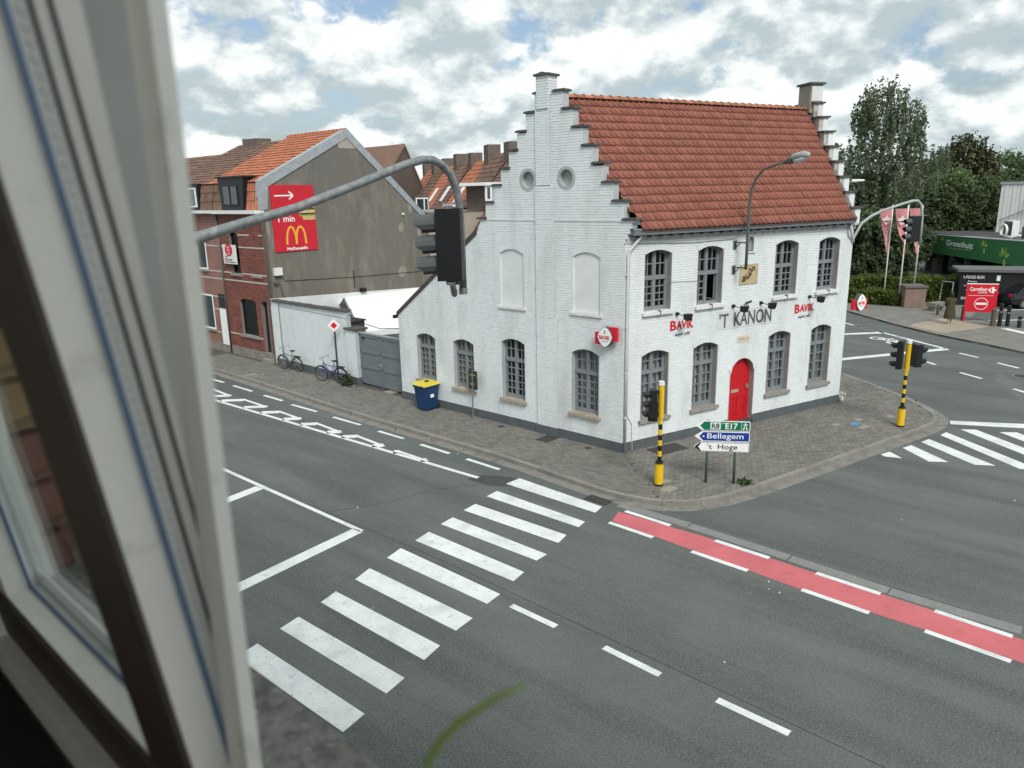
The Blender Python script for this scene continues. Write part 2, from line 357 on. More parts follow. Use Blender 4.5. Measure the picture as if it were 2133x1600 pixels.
gd = MB(); gd.slab([(-260, -260), (420, -260), (420, 420), (-260, 420)], -.4, -.05)
gd.build('ground', GROUND, kind='structure')
road = MB().slab([(-75, -60), (75, -60), (75, 75), (-75, 75)], -.05, 0).build('road', ASPH, kind='structure')
Z1 = .004
def mark(name, pts, m_=PAINT, z=Z1):
    return MB().slab(pts, z - .003, z).build(name, m_, road)
def band(name, a, b, wd, m_=PAINT, z=Z1):
    a, b = Vector((*a, 0)), Vector((*b, 0)); d = (b - a).normalized(); n = Vector((-d.y, d.x, 0)) * wd / 2
    return mark(name, [(p.x, p.y) for p in (a - n, b - n, b + n, a + n)], m_, z)
# pedestrian crossing, one object per stripe
zeb = [[(-11.48, -4.16), (-10.45, -6.97), (-10.86, -7.19), (-11.89, -4.38)],
 [(-10.62, -3.67), (-9.59, -6.47), (-9.99, -6.69), (-11.02, -3.89)], [(-9.73, -3.13), (-8.71, -5.95), (-9.12, -6.19), (-10.11, -3.38)],
 [(-8.82, -2.57), (-7.82, -5.47), (-8.27, -5.68), (-9.24, -2.87)], [(-7.9, -2.05), (-6.96, -4.99), (-7.35, -5.17), (-8.33, -2.32)],
 [(-7.02, -1.62), (-6.1, -4.48), (-6.48, -4.69), (-7.47, -1.87)], [(-6.19, -1.19), (-5.27, -4.07), (-5.61, -4.19), (-6.6, -1.38)],
 [(-5.34, -.76), (-4.37, -3.51), (-4.75, -3.74), (-5.77, -.95)], [(-4.46, -.31), (-3.59, -3.15), (-3.89, -3.31), (-4.86, -.48)],
 [(-3.48, .15), (-2.72, -2.66), (-3.07, -2.86), (-4.0, 0.0)]]
for q in zeb: mark('crossing_stripe', q)
# far crossing at the side street
for q in [[(11.32, -3.26), (10.98, -3.49), (13.9, -6.5), (14.4, -6.15)], [(6.9, -4.05), (6.68, -4.59), (6.41, -4.22), (6.47, -4.05)],
          [(7.97, -4.05), (7.47, -5.48), (7.06, -5.15), (7.53, -4.05)], [(8.95, -4.0), (8.26, -6.35), (7.86, -5.99), (8.49, -4.03)],
          [(10.04, -3.9), (8.95, -7.1), (8.55, -6.85), (9.61, -3.97)], [(10.7, -3.98), (11.07, -4.26), (10.2, -6.75), (9.75, -6.6)], [(11.41, -4.8), (11.83, -5.11), (11.3, -6.6), (10.85, -6.4)]]:
    mark('crossing_stripe', q)
# red cycle lane with broken white edges
redl = [(-2.55, -3.12), (-3.02, -3.46), (-2.45, -5.6), (-1.82, -7.98), (-1.1, -10.1), (-.55, -11.9), (2.0, -20.4), (2.75, -20.1), (.22, -11.8), (-.36, -9.85), (-1.02, -7.75), (-1.68, -5.5)]
mark('red_cycle_lane', redl, REDP, .004)
for a, b in [((-2.41, -3.19), (-2.03, -4.41)), ((-1.71, -5.55), (-1.34, -6.77)), ((-1.04, -7.73), (-.68, -8.93)), ((-.38, -9.83), (-.04, -11.02)), ((.28, -12.0), (.62, -13.2))]:
    band('lane_edge_dash', (a[0] + .02, a[1]), (b[0] + .02, b[1]), .13, z=.008)
for a, b in [((-3.13, -3.5), (-2.77, -4.68)), ((-2.51, -5.66), (-2.13, -6.92)), ((-1.81, -8.02), (-1.45, -9.24)), ((-1.14, -10.12), (-.79, -11.39)), ((-.45, -12.4), (-.1, -13.6))]:
    band('lane_edge_dash', a, b, .13, z=.008)
for a, b in [((-6.98, -5.47), (-6.64, -6.53)), ((-6.28, -7.51), (-5.96, -8.61)), ((-5.62, -9.55), (-5.27, -10.64)), ((-4.95, -11.7), (-4.6, -12.8))]:
    band('centre_line_dash', a, b, .14)
# advanced stop box and lane lines on the left
band('lane_line', (-12.4, 11.3), (-8.36, -.72), .12); band('stop_line', (-8.42, -.62), (-12.6, -2.42), .34); band('stop_line', (-9.86, 3.48), (-13.2, 1.9), .34)
# hatched strip along the far lane
band('lane_line', (-12.5, 22.2), (-4.44, .82), .14)
tp = [(-10.2, 19.6), (-9.07, 15.72), (-8.38, 13.34), (-7.62, 10.85), (-6.84, 8.57), (-6.09, 6.39), (-5.5, 4.3), (-5.05, 2.9)]
tops = [(-10.05, 18.6), (-9.55, 17.0), (-9.2, 15.9), (-8.75, 14.4), (-8.40, 13.36), (-7.86, 11.85), (-7.60, 10.80), (-7.17, 9.50), (-6.84, 8.52), (-6.42, 7.15), (-6.10, 6.36), (-5.70, 4.98), (-5.50, 4.12), (-5.08, 2.96)]
for k, (tx, ty) in enumerate(tops):
    gg = (tx + 9.28 - (13.81 - ty) * .3726) / .814
    if gg > .12: band('hatch_bar', (tx - gg + .05, ty + .5 * gg - .02), (tx - .01, ty), .32)
    if k % 2 == 0: band('hatch_edge_dash', (tx - .02, ty + .1), (tops[k + 1][0] - .02, tops[k + 1][1] - .1), .13, z=.0046)
for a, b in [((-9.05, 18.2), (-8.6, 16.9)), ((-8.35, 16.08), (-7.87, 14.59)), ((-7.59, 13.65), (-7.15, 12.36)), ((-6.98, 11.57), (-6.43, 10.05)), ((-6.12, 9.0), (-5.6, 7.52)), ((-5.31, 6.48), (-4.9, 5.27)), ((-4.66, 4.4), (-4.25, 3.11)), ((-4.02, 2.37), (-3.62, 1.06))]:
    band('cycle_lane_dash', a, b, .13)
# side street on the right
mark('stop_line', [(16.2, 5.05), (16.0, 4.7), (22.32, 3.2), (22.56, 3.55)]); band('lane_line', (22.4, 3.45), (24.6, 10.0), .2)
mark('stop_line', [(19.5, 9.9), (19.3, 9.6), (23.73, 7.55), (24.0, 7.85)]); band('lane_line', (23.9, 7.8), (25.8, 14.0), .16)
for a, b in [((21.94, 2.52), (21.7, 1.52)), ((21.29, .46), (20.98, -.57)), ((19.07, 2.37), (18.81, 1.77)), ((18.24, .36), (17.91, -.7)), ((17.27, -2.25), (16.98, -3.0)), ((23.41, 6.67), (23.16, 6.07))]:
    band('lane_dash', a, b, .16)
# cycle symbol lying in the side street: two wheels and a frame
cyc = MB(); cf = Fr((22.0, 6.3, .001), Vector((-.29, -.96, 0)), Vector((.96, -.29, 0)))
for cu_ in (-.62, .62):
    for k in range(14):
        a0, a1 = k * math.pi / 7, (k + 1) * math.pi / 7
        cyc.slab([tuple(cf(cu_ + rr * math.cos(a), .32 * 0 + rr * .9 * math.sin(a), 0)[:2]) for rr, a in ((.42, a0), (.42, a1), (.29, a1), (.29, a0))], .001, .004)
for (x0, y0, x1, y1) in ((-.62, 0, -.25, .5), (-.25, .5, .45, .5), (.45, .5, .62, 0), (-.25, .5, .05, -.02), (.05, -.02, .45, .5), (-.62, 0, .05, -.02), (.45, .5, .35, .78), (-.28, .5, -.33, .68)):
    a, b = cf(x0, y0, 0), cf(x1, y1, 0); d = (b - a).normalized() ; n = Vector((-d.y, d.x, 0)) * .06
    cyc.slab([(p.x, p.y) for p in (a - n, b - n, b + n, a + n)], .0045, .006)
cyc.build('cycle_symbol', PAINT, road)
# asphalt seams, patches, drain
SEAM = mat('asphalt_seam', (.030, .033, .033), .9, .2, 9); PATCH = mat('asphalt_patch', (.055, .062, .060), .9, .15, 2, spots=[((.11, .115, .11), 60, .55, .62)])
LPATCH = mat('pale_asphalt_patch', (.135, .145, .145), .9, .12, 1.5)
for pts in ([(-10.2, 4.9), (-9.3, 2.2), (-8.1, -.95), (-7.3, -3.2), (-6.7, -5.2), (-6.0, -7.5), (-5.35, -9.6), (-4.6, -12.1), (-3.5, -15.6)], [(-9.0, .9), (-7.2, .55), (-5.9, .75), (-4.7, .35)], [(-2.1, -3.2), (-1.0, -6.6), (-.2, -9.0), (.9, -12.4)],
            [(14.6, 1.0), (16.2, -.6), (17.3, -2.6)], [(21.8, 1.8), (20.2, .2), (19.4, -1.6), (19.2, -3.4)]):
    s_ = MB()
    for (a, b) in zip(pts[:-1], pts[1:]):
        a, b = Vector((*a, 0)), Vector((*b, 0)); d = (b - a).normalized(); n = Vector((-d.y, d.x, 0)) * .007
        s_.slab([(p.x, p.y) for p in (a - n, b - n, b + n, a + n)], 0, .0015)
    s_.build('asphalt_seam', SEAM, road)
mark('asphalt_patch', [(-4.75, .9), (-4.2, .95), (-3.6, .3), (-3.2, -.6), (-3.9, -.3), (-4.5, .2)], PATCH, .002)
mark('asphalt_patch', [(15.6, -3.4), (18.2, -1.0), (19.4, -.6), (17.4, -3.0), (16.0, -4.3)], LPATCH, .002)
for (x, y) in ((19.6, -1.4),):
    mh = MB(); mh.cyl((x, y, .0), .36, .004, 24); mh.build('manhole_frame', GUT, road); mh = MB(); mh.cyl((x, y, .0), .30, .006, 24)
    for k in range(6): mh.box(x - .2, x + .2, y - .22 + k * .08, y - .19 + k * .08, .006, .009)
    mh.build('manhole_cover', mat('road_iron', (.05, .05, .05), .7, .2, 9), road)
# concrete strip beside the red lane
st = [(-2.12, -2.72), (-1.5, -4.6), (-.82, -6.95), (-.28, -8.9), (.44, -10.98), (1.2, -13.2), (3.4, -20)]
for (a, b) in zip(st[:-1], st[1:]):
    a, b = Vector((*a, 0)), Vector((*b, 0)); n = Vector((.28, .1, 0))
    mark('concrete_strip_slab', [(a.x, a.y - .02), (b.x, b.y + .02), (b.x - n.x, b.y - n.y + .02), (a.x - n.x, a.y - n.y - .02)], CONC2, .006)

# ---- kerb line of the corner pavement
KL = [(-13.6, 34.6), (-9.15, 21.2), (-8.2, 18.2), (-7.3, 15.2), (-6.45, 12.3), (-5.6, 9.2), (-4.6, 6.1), (-3.9, 4.0), (-3.2, 1.8), (-2.72, 0.0), (-2.4, -1.4), (-2.1, -2.4), (-1.85, -2.9), (-1.5, -3.38), (-1.05, -3.72), (-.4, -3.98), (.6, -4.06), (2.6, -3.95), (5.6, -3.74), (7.3, -3.62), (9.2, -3.5), (10.15, -3.38), (10.8, -3.2), (11.3, -2.85), (11.75, -2.3), (12.15, -1.6), (12.6, -.7), (13.15, .75), (13.6, 2.1), (14.1, 3.6), (15.6, 8.9), (18.6, 19.0)]
def resample(P, step):
    P = [Vector((*p, 0)) for p in P]; out = [P[0]]; acc = 0
    for a, b in zip(P[:-1], P[1:]):
        L_ = (b - a).length; t = step - acc
        while t <= L_: out.append(a.lerp(b, t / L_)); t += step
        acc = L_ - (t - step)
    return out
def smooth(P, it=3):
    P = [Vector((*p, 0)) for p in P]
    for _ in range(it):
        Q = [P[0]]
        for a, b in zip(P[:-1], P[1:]): Q += [a.lerp(b, .25), a.lerp(b, .75)]
        P = Q + [P[-1]]
    return [(p.x, p.y) for p in P]
def offset(P, d):
    P = [Vector((*p, 0)) if len(p) == 2 else p for p in P]; out = []
    for i in range(len(P)):
        t = (P[min(i + 1, len(P) - 1)] - P[max(0, i - 1)]).normalized(); out.append(P[i] + Vector((-t.y, t.x, 0)) * d)
    return out
KS = smooth(KL, 2); K0 = resample(KS, .5)
KI = offset(K0, .16); KO = offset(K0, -.32)
PZ = .12
pav_poly = [(p.x, p.y) for p in KI] + [(18.6 - 3, 19.5), (9.9 + 3.2, 11), (9.7, .3), (.2, .3), (-3.2, 11), (-5.6, 19.4), (-9.8, 35)]
pavement = MB().slab(pav_poly, 0.0, PZ - .012).build('pavement', SAND, kind='structure')
i = 0
while i + 2 < len(K0):
    a0, a1, b0, b1 = K0[i], K0[i + 2], KI[i], KI[i + 2]; mid0, mid1 = K0[i + 1], KI[i + 1]
    if a0.y < 28 and a0.x < 16:
        d = (a1 - a0).normalized() * .006; dz = random.uniform(-.004, .004)
        poly = [tuple((a0 + d)[:2]), tuple(mid0[:2]), tuple((a1 - d)[:2]), tuple((b1 - d)[:2]), tuple(mid1[:2]), tuple((b0 + d)[:2])]
        MB().slab(poly, 0, PZ + .004 + dz).build('kerb_stone', KERB, pavement)
        o0, o1, om = KO[i], KO[i + 2], KO[i + 1]
        if True:
            MB().slab([tuple((a0 + d)[:2]), tuple(mid0[:2]), tuple((a1 - d)[:2]), tuple((o1 - d)[:2]), tuple(om[:2]), tuple((o0 + d)[:2])], 0, .010).build('channel_slab', GUT, pavement)
    i += 2
# pavers: real blocks laid in courses, joined because they are too small to pick apart
def inside(poly):
    px = np.array([p[0] for p in poly]); py = np.array([p[1] for p in poly])
    def f(x, y):
        c = False; j = len(px) - 1
        for i in range(len(px)):
            if (py[i] > y) != (py[j] > y) and x < (px[j] - px[i]) * (y - py[i]) / (py[j] - py[i]) + px[i]: c = not c
            j = i
        return c
    return f
ins = inside(pav_poly); mb = MB()
def pave(fr, u0, u1, v0, v1, test):
    l_, h_ = .21, .105; j = 0; v = v0
    while v < v1:
        u = u0 + (j % 2) * l_ / 2
        while u < u1:
            c = fr(u + l_ / 2, v + h_ / 2, 0)
            if ins(c.x, c.y) and test(c.x, c.y):
                mb.fr = fr; z = PZ + random.uniform(-.004, .003)
                vs = [(u + .004, v + .004, PZ - .014), (u + l_ - .004, v + .004, PZ - .014), (u + l_ - .004, v + h_ - .004, PZ - .014), (u + .004, v + h_ - .004, PZ - .014),
                      (u + .008, v + .008, z), (u + l_ - .008, v + .008, z + random.uniform(-.002, .002)), (u + l_ - .008, v + h_ - .008, z), (u + .008, v + h_ - .008, z)]
                mb.add(vs, [(4, 5, 6, 7), (0, 1, 5, 4), (1, 2, 6, 5), (2, 3, 7, 6), (3, 0, 4, 7)])
            u += l_
        v += h_; j += 1
side = lambda x, y: x * 3.4 - y * 1.45 < 0   # west of the line from the corner to the kerb corner
pave(Fr((0, 0, 0), DA, NA), -4, 24, -.1, 4.4, lambda x, y: side(x, y))
pave(Fr((0, 0, 0), (1, 0, 0), (0, -1, 0)), -2.4, 14.5, -.2, 4.4, lambda x, y: not side(x, y) and y < .2)
pave(Fr((9.9, 0, 0), (.27, .963, 0), (.963, -.27, 0)), -.2, 7, -.1, 4.6, lambda x, y: y >= .2 and x > 9)
mb.build('paver_courses', PAVER, pavement, kind='stuff')
# covers and grates in the pavement
COVER = mat('iron_cover', (.06, .058, .055), .7, .2, 9)
def cover(name, x, y, w_, d_, rz, m_=COVER):
    f = Fr((x, y, 0), (math.cos(rz), math.sin(rz), 0), (-math.sin(rz), math.cos(rz), 0)); b = MB(f); b.box(-w_ / 2, w_ / 2, -d_ / 2, d_ / 2, PZ - .02, PZ + .006)
    b.box(-w_ / 2 + .03, w_ / 2 - .03, -d_ / 2 + .03, d_ / 2 - .03, PZ + .006, PZ + .010); return b.build(name, m_, pavement)
cover('cellar_cover', -1.16, 2.34, .62, .5, R(18)); cover('doormat_grate', 1.35, -.5, 1.15, .62, 0); cover('valve_cover', -1.75, 4.3, .2, .2, 0); cover('valve_cover', -.6, .9, .18, .18, 0)
f = Fr((-2.33, -2.2, 0), Vector((.30, -.954, 0)), Vector((.954, .30, 0))); b = MB(f); b.box(-.35, .35, -.4, -.06, .010, .014)
for k in range(9): b.box(-.32 + k * .075, -.28 + k * .075, -.37, -.09, .014, .022)
b.build('drain_grate', COVER, pavement)
LIGHTPAV = mat('pale_repair_slab', (.30, .28, .24), .9, .12, 5); BLUEPAV = mat('blue_painted_cover', (.10, .25, .48), .7, .1, 5)
for x, y, w_, d_, m_ in ((8.1, -2.0, .34, .26, BLUEPAV), (8.6, -1.75, .3, .2, LIGHTPAV), (7.5, -1.7, .3, .2, LIGHTPAV), (8.05, -2.35, .5, .22, LIGHTPAV), (-.72, -2.9, .45, .3, LIGHTPAV), (-.45, -2.45, .3, .2, LIGHTPAV), (9.8, -2.1, .3, .2, LIGHTPAV), (-3.0, 10.8, .9, .5, LIGHTPAV), (-7.4, 17.2, .5, .3, LIGHTPAV)):
    cover('repair_slab', x, y, w_, d_, .2, m_)

# ---- far side of the side street, car park
fk = [(29.4, 15.6), (28.36, 13.28), (27.34, 11.02), (26.36, 8.81), (25.2, 5.6), (24.6, 2.6), (24.1, .8), (22.9, -5)]
fp = MB().slab([(29.9, 16.8)] + fk + [(40, -6), (60, 8), (60, 30), (36, 26)], 0, .09).build('far_pavement', GREYPAV, kind='structure')
fo = offset(resample(fk, 1.0), .0); fi = offset(resample(fk, 1.0), .15)
for k in range(len(fo) - 1):
    d = (fo[k + 1] - fo[k]).normalized() * .01
    MB().slab([tuple((fo[k] + d)[:2]), tuple((fo[k + 1] - d)[:2]), tuple((fi[k + 1] - d)[:2]), tuple((fi[k] + d)[:2])], 0, .105).build('kerb_stone', KERB, fp)
MB().slab([(27.2, 8.1), (30.1, 8.2), (29.4, 5.2), (25.7, 5.5), (26.3, 7.8)], .09, .096).build('tan_paved_entrance', TANPAV, fp)
ap = MB().slab([(30.2, 4.9), (31.6, 7.4), (36, 9.2), (40, 8), (58, 4), (45, -4), (31, -2)], .09, .095).build('car_park', ASPH, kind='structure')
for a, b in (((29.45, 4.45), (28.6, 2.4)), ((31.2, 6.2), (36.5, 3.5)), ((34, 8.6), (40, 5.5)), ((32.5, 2.2), (36, .4))):
    a, b = Vector((*a, 0)), Vector((*b, 0)); d = (b - a).normalized(); n = Vector((-d.y, d.x, 0)) * (.22 if a.x < 30 else .08)
    MB().slab([(p.x, p.y) for p in (a - n, b - n, b + n, a + n)], .095, .101).build('parking_line', PAINT, ap)

# ================================================================== WHITE CORNER PUB
pub = thing('pub_building', 'white painted brick corner pub with stepped gables and red tiled roof', 'building')
CH = .075
class Op:   # an opening in a wall: half width as a function of height
    def __init__(s, u0, u1, z0, zs, rise, kind='arch'): s.uc = (u0 + u1) / 2; s.hw = abs(u1 - u0) / 2; s.z0, s.zs, s.rise, s.kind = z0, zs, rise, kind
    def half(s, z):
        if z < s.z0 or z > s.zs + s.rise: return 0
        if z <= s.zs: return s.hw
        t = (z - s.zs) / s.rise
        return s.hw * math.sqrt(max(0, 1 - t * t if s.kind == 'round' else 1 - t))
    def top(s, u):
        t = min(1, abs(u - s.uc) / s.hw)
        return s.zs + s.rise * (math.sqrt(1 - t * t) if s.kind == 'round' else 1 - t * t)
    def outline(s, n=14, g=0.0):
        pts = [(s.uc - s.hw - g, s.z0)]
        for k in range(n + 1):
            u = s.uc - s.hw + 2 * s.hw * k / n; pts.append((s.uc + (u - s.uc) * (s.hw + g) / s.hw, s.top(u) + g))
        return pts + [(s.uc + s.hw + g, s.z0)]
class Circ:
    def __init__(s, uc, zc, r): s.uc, s.zc, s.r = uc, zc, r
    def half(s, z): return math.sqrt(max(0, s.r ** 2 - (z - s.zc) ** 2))
def brick_wall(fr, z0, z1, lim, ops, thick, name, brick_o=0.0, holes_min=.05):
    back = MB(fr); br = MB(fr); nrow = int(round((z1 - z0) / CH))
    for r in range(nrow):
        za, zb = z0 + r * CH, z0 + (r + 1) * CH; zm = (za + zb) / 2
        lo, hi = lim(zm)
        if hi - lo < .05: continue
        hf_ = lambda o: max(o.half(za), o.half(zb), o.half(zm))
        cuts = sorted((o.uc - hf_(o), o.uc + hf_(o)) for o in ops if hf_(o) > holes_min)
        iv = []; x = lo
        for a, b in cuts:
            if a > x: iv.append((x, min(a, hi)))
            x = max(x, b)
        if x < hi: iv.append((x, hi))
        for a, b in iv:
            if b - a < .02: continue
            back.box(a, b, brick_o - thick, brick_o - .007, za, zb)
            u = math.floor(a / .22) * .22 - (r % 2) * .11 + random.uniform(-.006, .006); k = r
            wob = .0
            while u < b:
                ln = .215 if (k % 3) else .15
                u0, u1 = max(u + .0012, a), min(u + ln - .0012, b)
                if u1 - u0 > .02:
                    o = brick_o + random.uniform(-.002, .003); e = random.uniform(-.003, .003); e2 = random.uniform(-.003, .003)
                    vs = [(u0, brick_o - .008, za + .004 + e), (u1, brick_o - .008, za + .004 + e2), (u0, o, za + .006 + e), (u1, o, za + .006 + e2),
                          (u0, brick_o - .008, zb - .003 + e), (u1, brick_o - .008, zb - .003 + e2), (u0, o - .002, zb - .006 + e), (u1, o - .002, zb - .006 + e2)]
                    br.add(vs, [(0, 2, 3, 1), (4, 5, 7, 6), (1, 3, 7, 5), (3, 2, 6, 7), (2, 0, 4, 6)])
                u += ln; k += 1
    wl = back.build(name, MORTAR, pub); br.build('brick_courses', WHITE_W, wl, kind='stuff'); return wl
SR = 2.717
def stepd(z):  # half width of the stepped gable at height z
    for k in range(8):
        if z > 10.53 - .515 * (k + 1): return .53 + .353 * k
    return 3.0
def limA(z):
    if z > 10.53: return (2.66, 2.67)
    if z > 6.93: d = stepd(z); return (SR - d, SR + d)
    lo = 0 if z < 6.42 else -.07 * (1 + int((z - 6.42) / .15))
    if z <= 3.5: return (lo, 10.12)
    if z <= 6.56: return (lo, 9.98 - (z - 3.5) / 3.06 * 4.2)
    return (lo, 5.77 - (z - 6.56) * .5)
winA = [Op(8.11, 9.09, 1.08, 2.70, .13), Op(6.15, 7.13, 1.05, 2.70, .13), Op(3.81, 4.79, 1.06, 2.98, .13), Op(.87, 1.86, 1.08, 2.98, .14)]
nicheA = [Op(3.79, 4.79, 4.18, 5.88, .14), Op(.84, 1.83, 4.22, 5.88, .14)]
ocA = [Circ(3.55, 8.12, .255), Circ(2.08, 8.13, .255)]
brick_wall(FA, .41, 10.61, limA, winA + nicheA + ocA, .28, 'gable_wall')
winBU = [Op(.73, 1.72, 4.28, 5.95, .12), Op(2.775, 3.79, 4.28, 5.95, .12), Op(6.115, 7.15, 4.28, 5.96, .12), Op(8.20, 9.22, 4.28, 5.96, .12)]
winBL = [Op(.685, 1.715, 1.02, 2.98, .13), Op(2.735, 3.735, 1.02, 2.98, .13), Op(6.045, 7.07, 1.02, 2.98, .13), Op(8.13, 9.14, 1.02, 2.98, .13)]
doorB = Op(4.36, 5.44, .25, 1.87, .53, 'round'); nicheB = Op(4.86, 5.09, 5.81, 6.12, .11, 'round')
brick_wall(FB, .41, 6.31, lambda z: (0, 9.905), winBU + winBL + [doorB, nicheB], .30, 'front_wall')
# corbelled rough course under the gutter
DIRTW = mat('dirty_white_brick', (.52, .54, .53), .85, .1, 3, island=.12, spots=[((.22, .22, .20), 7, .55, .7)])
b = MB(FB); b.box(.02, 9.9, -.25, .012, 6.31, 6.52)
for r in range(2):
    u = .03
    while u < 9.85: b.box(u, u + .105, .012, .035 + .02 * r + random.uniform(0, .012), 6.33 + r * .075, 6.395 + r * .075); u += .118
b.build('corbel_course', DIRTW, pub)
b = MB(FB); b.box(-.02, 9.93, -.02, .03, 6.30, 6.325); b.build('string_course', WSMOOTH, pub)
b = MB(FA); b.box(-.28, 5.6, -.005, .014, 6.90, 6.935); b.build('string_course', WSMOOTH, pub)
# plinths
b = MB(FA); b.box(-.04, 10.14, -.3, .03, 0, .412); b.build('plinth', PLINTH, pub)
b = MB(FB); b.box(-.02, 4.36, -.3, .03, 0, .412); b.box(5.44, 9.935, -.3, .03, 0, .412); b.build('plinth', PLINTH, pub)
# chimney breast on the gable
for (u0, u1, z0, z1) in ((2.42, 3.24, .41, 3.94), (2.53, 3.24, 3.94, 7.94), (2.66, 3.2, 7.94, 10.5)):
    brick_wall(FA, z0, z1, lambda z, a=u0, c=u1: (a, c), [], .045, 'chimney_breast', brick_o=.05)
b = MB(FA); b.box(2.38, 3.28, .0, .08, 0, .412); b.build('plinth', PLINTH, pub)
chim = MB(FA); chim.box(2.68, 3.12, -.36, .08, 10.1, 11.0); chim = chim.build('chimney', MORTAR, pub)
bb = MB(FA)
for r in range(12):
    z = 10.1 + r * .075; u = 2.68 - (r % 2) * .1
    while u < 3.12:
        a, c = max(2.682, u + .004), min(3.118, u + .206)
        if c - a > .02: bb.box(a, c, .08, .088, z + .006, z + .07)
        u += .21
    v = -.36 - (r % 2) * .1
    while v < .08:
        a, c = max(-.358, v + .004), min(.078, v + .206)
        if c - a > .02: bb.box(2.672, 2.68, a, c, z + .006, z + .07)
        v += .21
bb.build('brick_courses', WHITE_W, chim, kind='stuff')
b = MB(FA); b.box(2.62, 3.18, -.42, .14, 11.0, 11.06); b.prism([(2.66, 11.06), (2.9, 11.11), (3.14, 11.06)], -.38, .10); b.build('chimney_cap', COPING, chim)
# coping stones on each step of the near gable
for k in range(8):
    zt = 10.53 - .515 * k; d = .53 + .353 * k; din = .15 if k == 0 else d - .40
    for sg in (-1, 1):
        u0, u1 = SR + sg * din, SR + sg * (d + .06)
        b = MB(FA); ua, ub = min(u0, u1), max(u0, u1); dz = random.uniform(-.008, .008)
        b.box(ua, ub, -.35, .05, zt + dz, zt + .045 + dz); b.prism([(ua, zt + .045 + dz), (ub, zt + .045 + dz), (ub - .05, zt + .07 + dz), (ua + .02, zt + .07 + dz)], -.31, .01)
        b.build('coping_stone', COPING, pub)
def arch(fr, o, parent):   # row of painted bricks on edge over the opening
    b = MB(fr); n = max(8, int(o.hw * 2 / .075)); P_ = lambda k, g: (o.uc + (-o.hw + 2 * o.hw * k / n) * (o.hw + g * .55) / o.hw, o.top(o.uc - o.hw + 2 * o.hw * k / n) + g)
    for k in range(n):
        e = random.uniform(0, .003); q = [P_(k + .06, -.004), P_(k + .94, -.004), P_(k + .94, .17), P_(k + .06, .17)]
        b.add([(u, .005 + e, z) for u, z in q] + [(u, -.01, z) for u, z in q], [(0, 1, 2, 3), (1, 0, 4, 5), (2, 1, 5, 6), (3, 2, 6, 7), (0, 3, 7, 4)])
    q = [P_(0, -.003)] + [P_(k, .172) for k in range(n + 1)] + [P_(n - k, -.003) for k in range(n)]
    m_ = n; b2 = MB(fr); b2.add([(*[P_(k, -.003)[0]], .002, P_(k, -.003)[1]) for k in range(n + 1)] + [(P_(k, .172)[0], .002, P_(k, .172)[1]) for k in range(n + 1)], [(k, k + 1, n + 2 + k, n + 1 + k) for k in range(n)])
    a_ = b2.build('arch_backing', MORTAR, parent); b.build('arch_bricks', WHITE_W, parent, kind='stuff')
def reveal(fr, o, depth, m_, parent, name='reveal'):
    b = MB(fr); i_, e_ = o.outline(g=-.005), o.outline(g=.02); arch(fr, o, parent)
    for k in range(len(i_) - 1):
        (u0, z0), (u1, z1), (a0, c0), (a1, c1) = i_[k], i_[k + 1], e_[k], e_[k + 1]
        b.add([(u0, .003, z0), (u1, .003, z1), (u1, -depth, z1), (u0, -depth, z0), (a0, .003, c0), (a1, .003, c1)], [(0, 3, 2, 1), (0, 1, 5, 4)])
    return b.build(name, m_, parent)
# oculi
for o in ocA:
    b = MB(FA); n = 28
    for k in range(n):
        a0, a1 = 2 * math.pi * k / n, 2 * math.pi * (k + 1) / n; r0, r1 = o.r - .012, o.r + .085
        P = lambda r, a, v: (o.uc + r * math.cos(a), v, o.zc + r * math.sin(a))
        b.add([P(r0, a0, .006), P(r0, a1, .006), P(r1, a1, .006), P(r1, a0, .006), P(r0, a0, -.16), P(r0, a1, -.16), P(r1, a0, -.02), P(r1, a1, -.02)], [(0, 1, 2, 3), (4, 5, 1, 0), (3, 2, 7, 6)])
    oc = b.build('oculus', REVEALW, pub)
    b = MB(FA); b.add([(o.uc + (o.r) * math.cos(2 * math.pi * k / n), -.16, o.zc + o.r * math.sin(2 * math.pi * k / n)) for k in range(n)], [tuple(range(n))]); b.build('oculus_panel', mat('pale_grey_render', (.45, .46, .44), .85, .1, 6), oc)
# blind niches
for o in nicheA:
    b = MB(FA); b.prism(o.outline(g=.06), -.26, -.045); nn_ = b.build('blind_niche', WSMOOTH, pub); reveal(FA, o, .05, WSMOOTH, nn_)
    b = MB(FA); b.box(o.uc - o.hw - .09, o.uc + o.hw + .09, -.05, .05, o.z0 - .09, o.z0 - .01); b.build('sill', SILLW, nn_)
b = MB(FB); b.prism(nicheB.outline(), -.28, -.1); b.build('blind_niche', STONE, pub)
b = MB(FB); b.box(4.8, 5.15, -.02, .04, 5.76, 5.81); b.build('niche_sill', SILLW, pub)

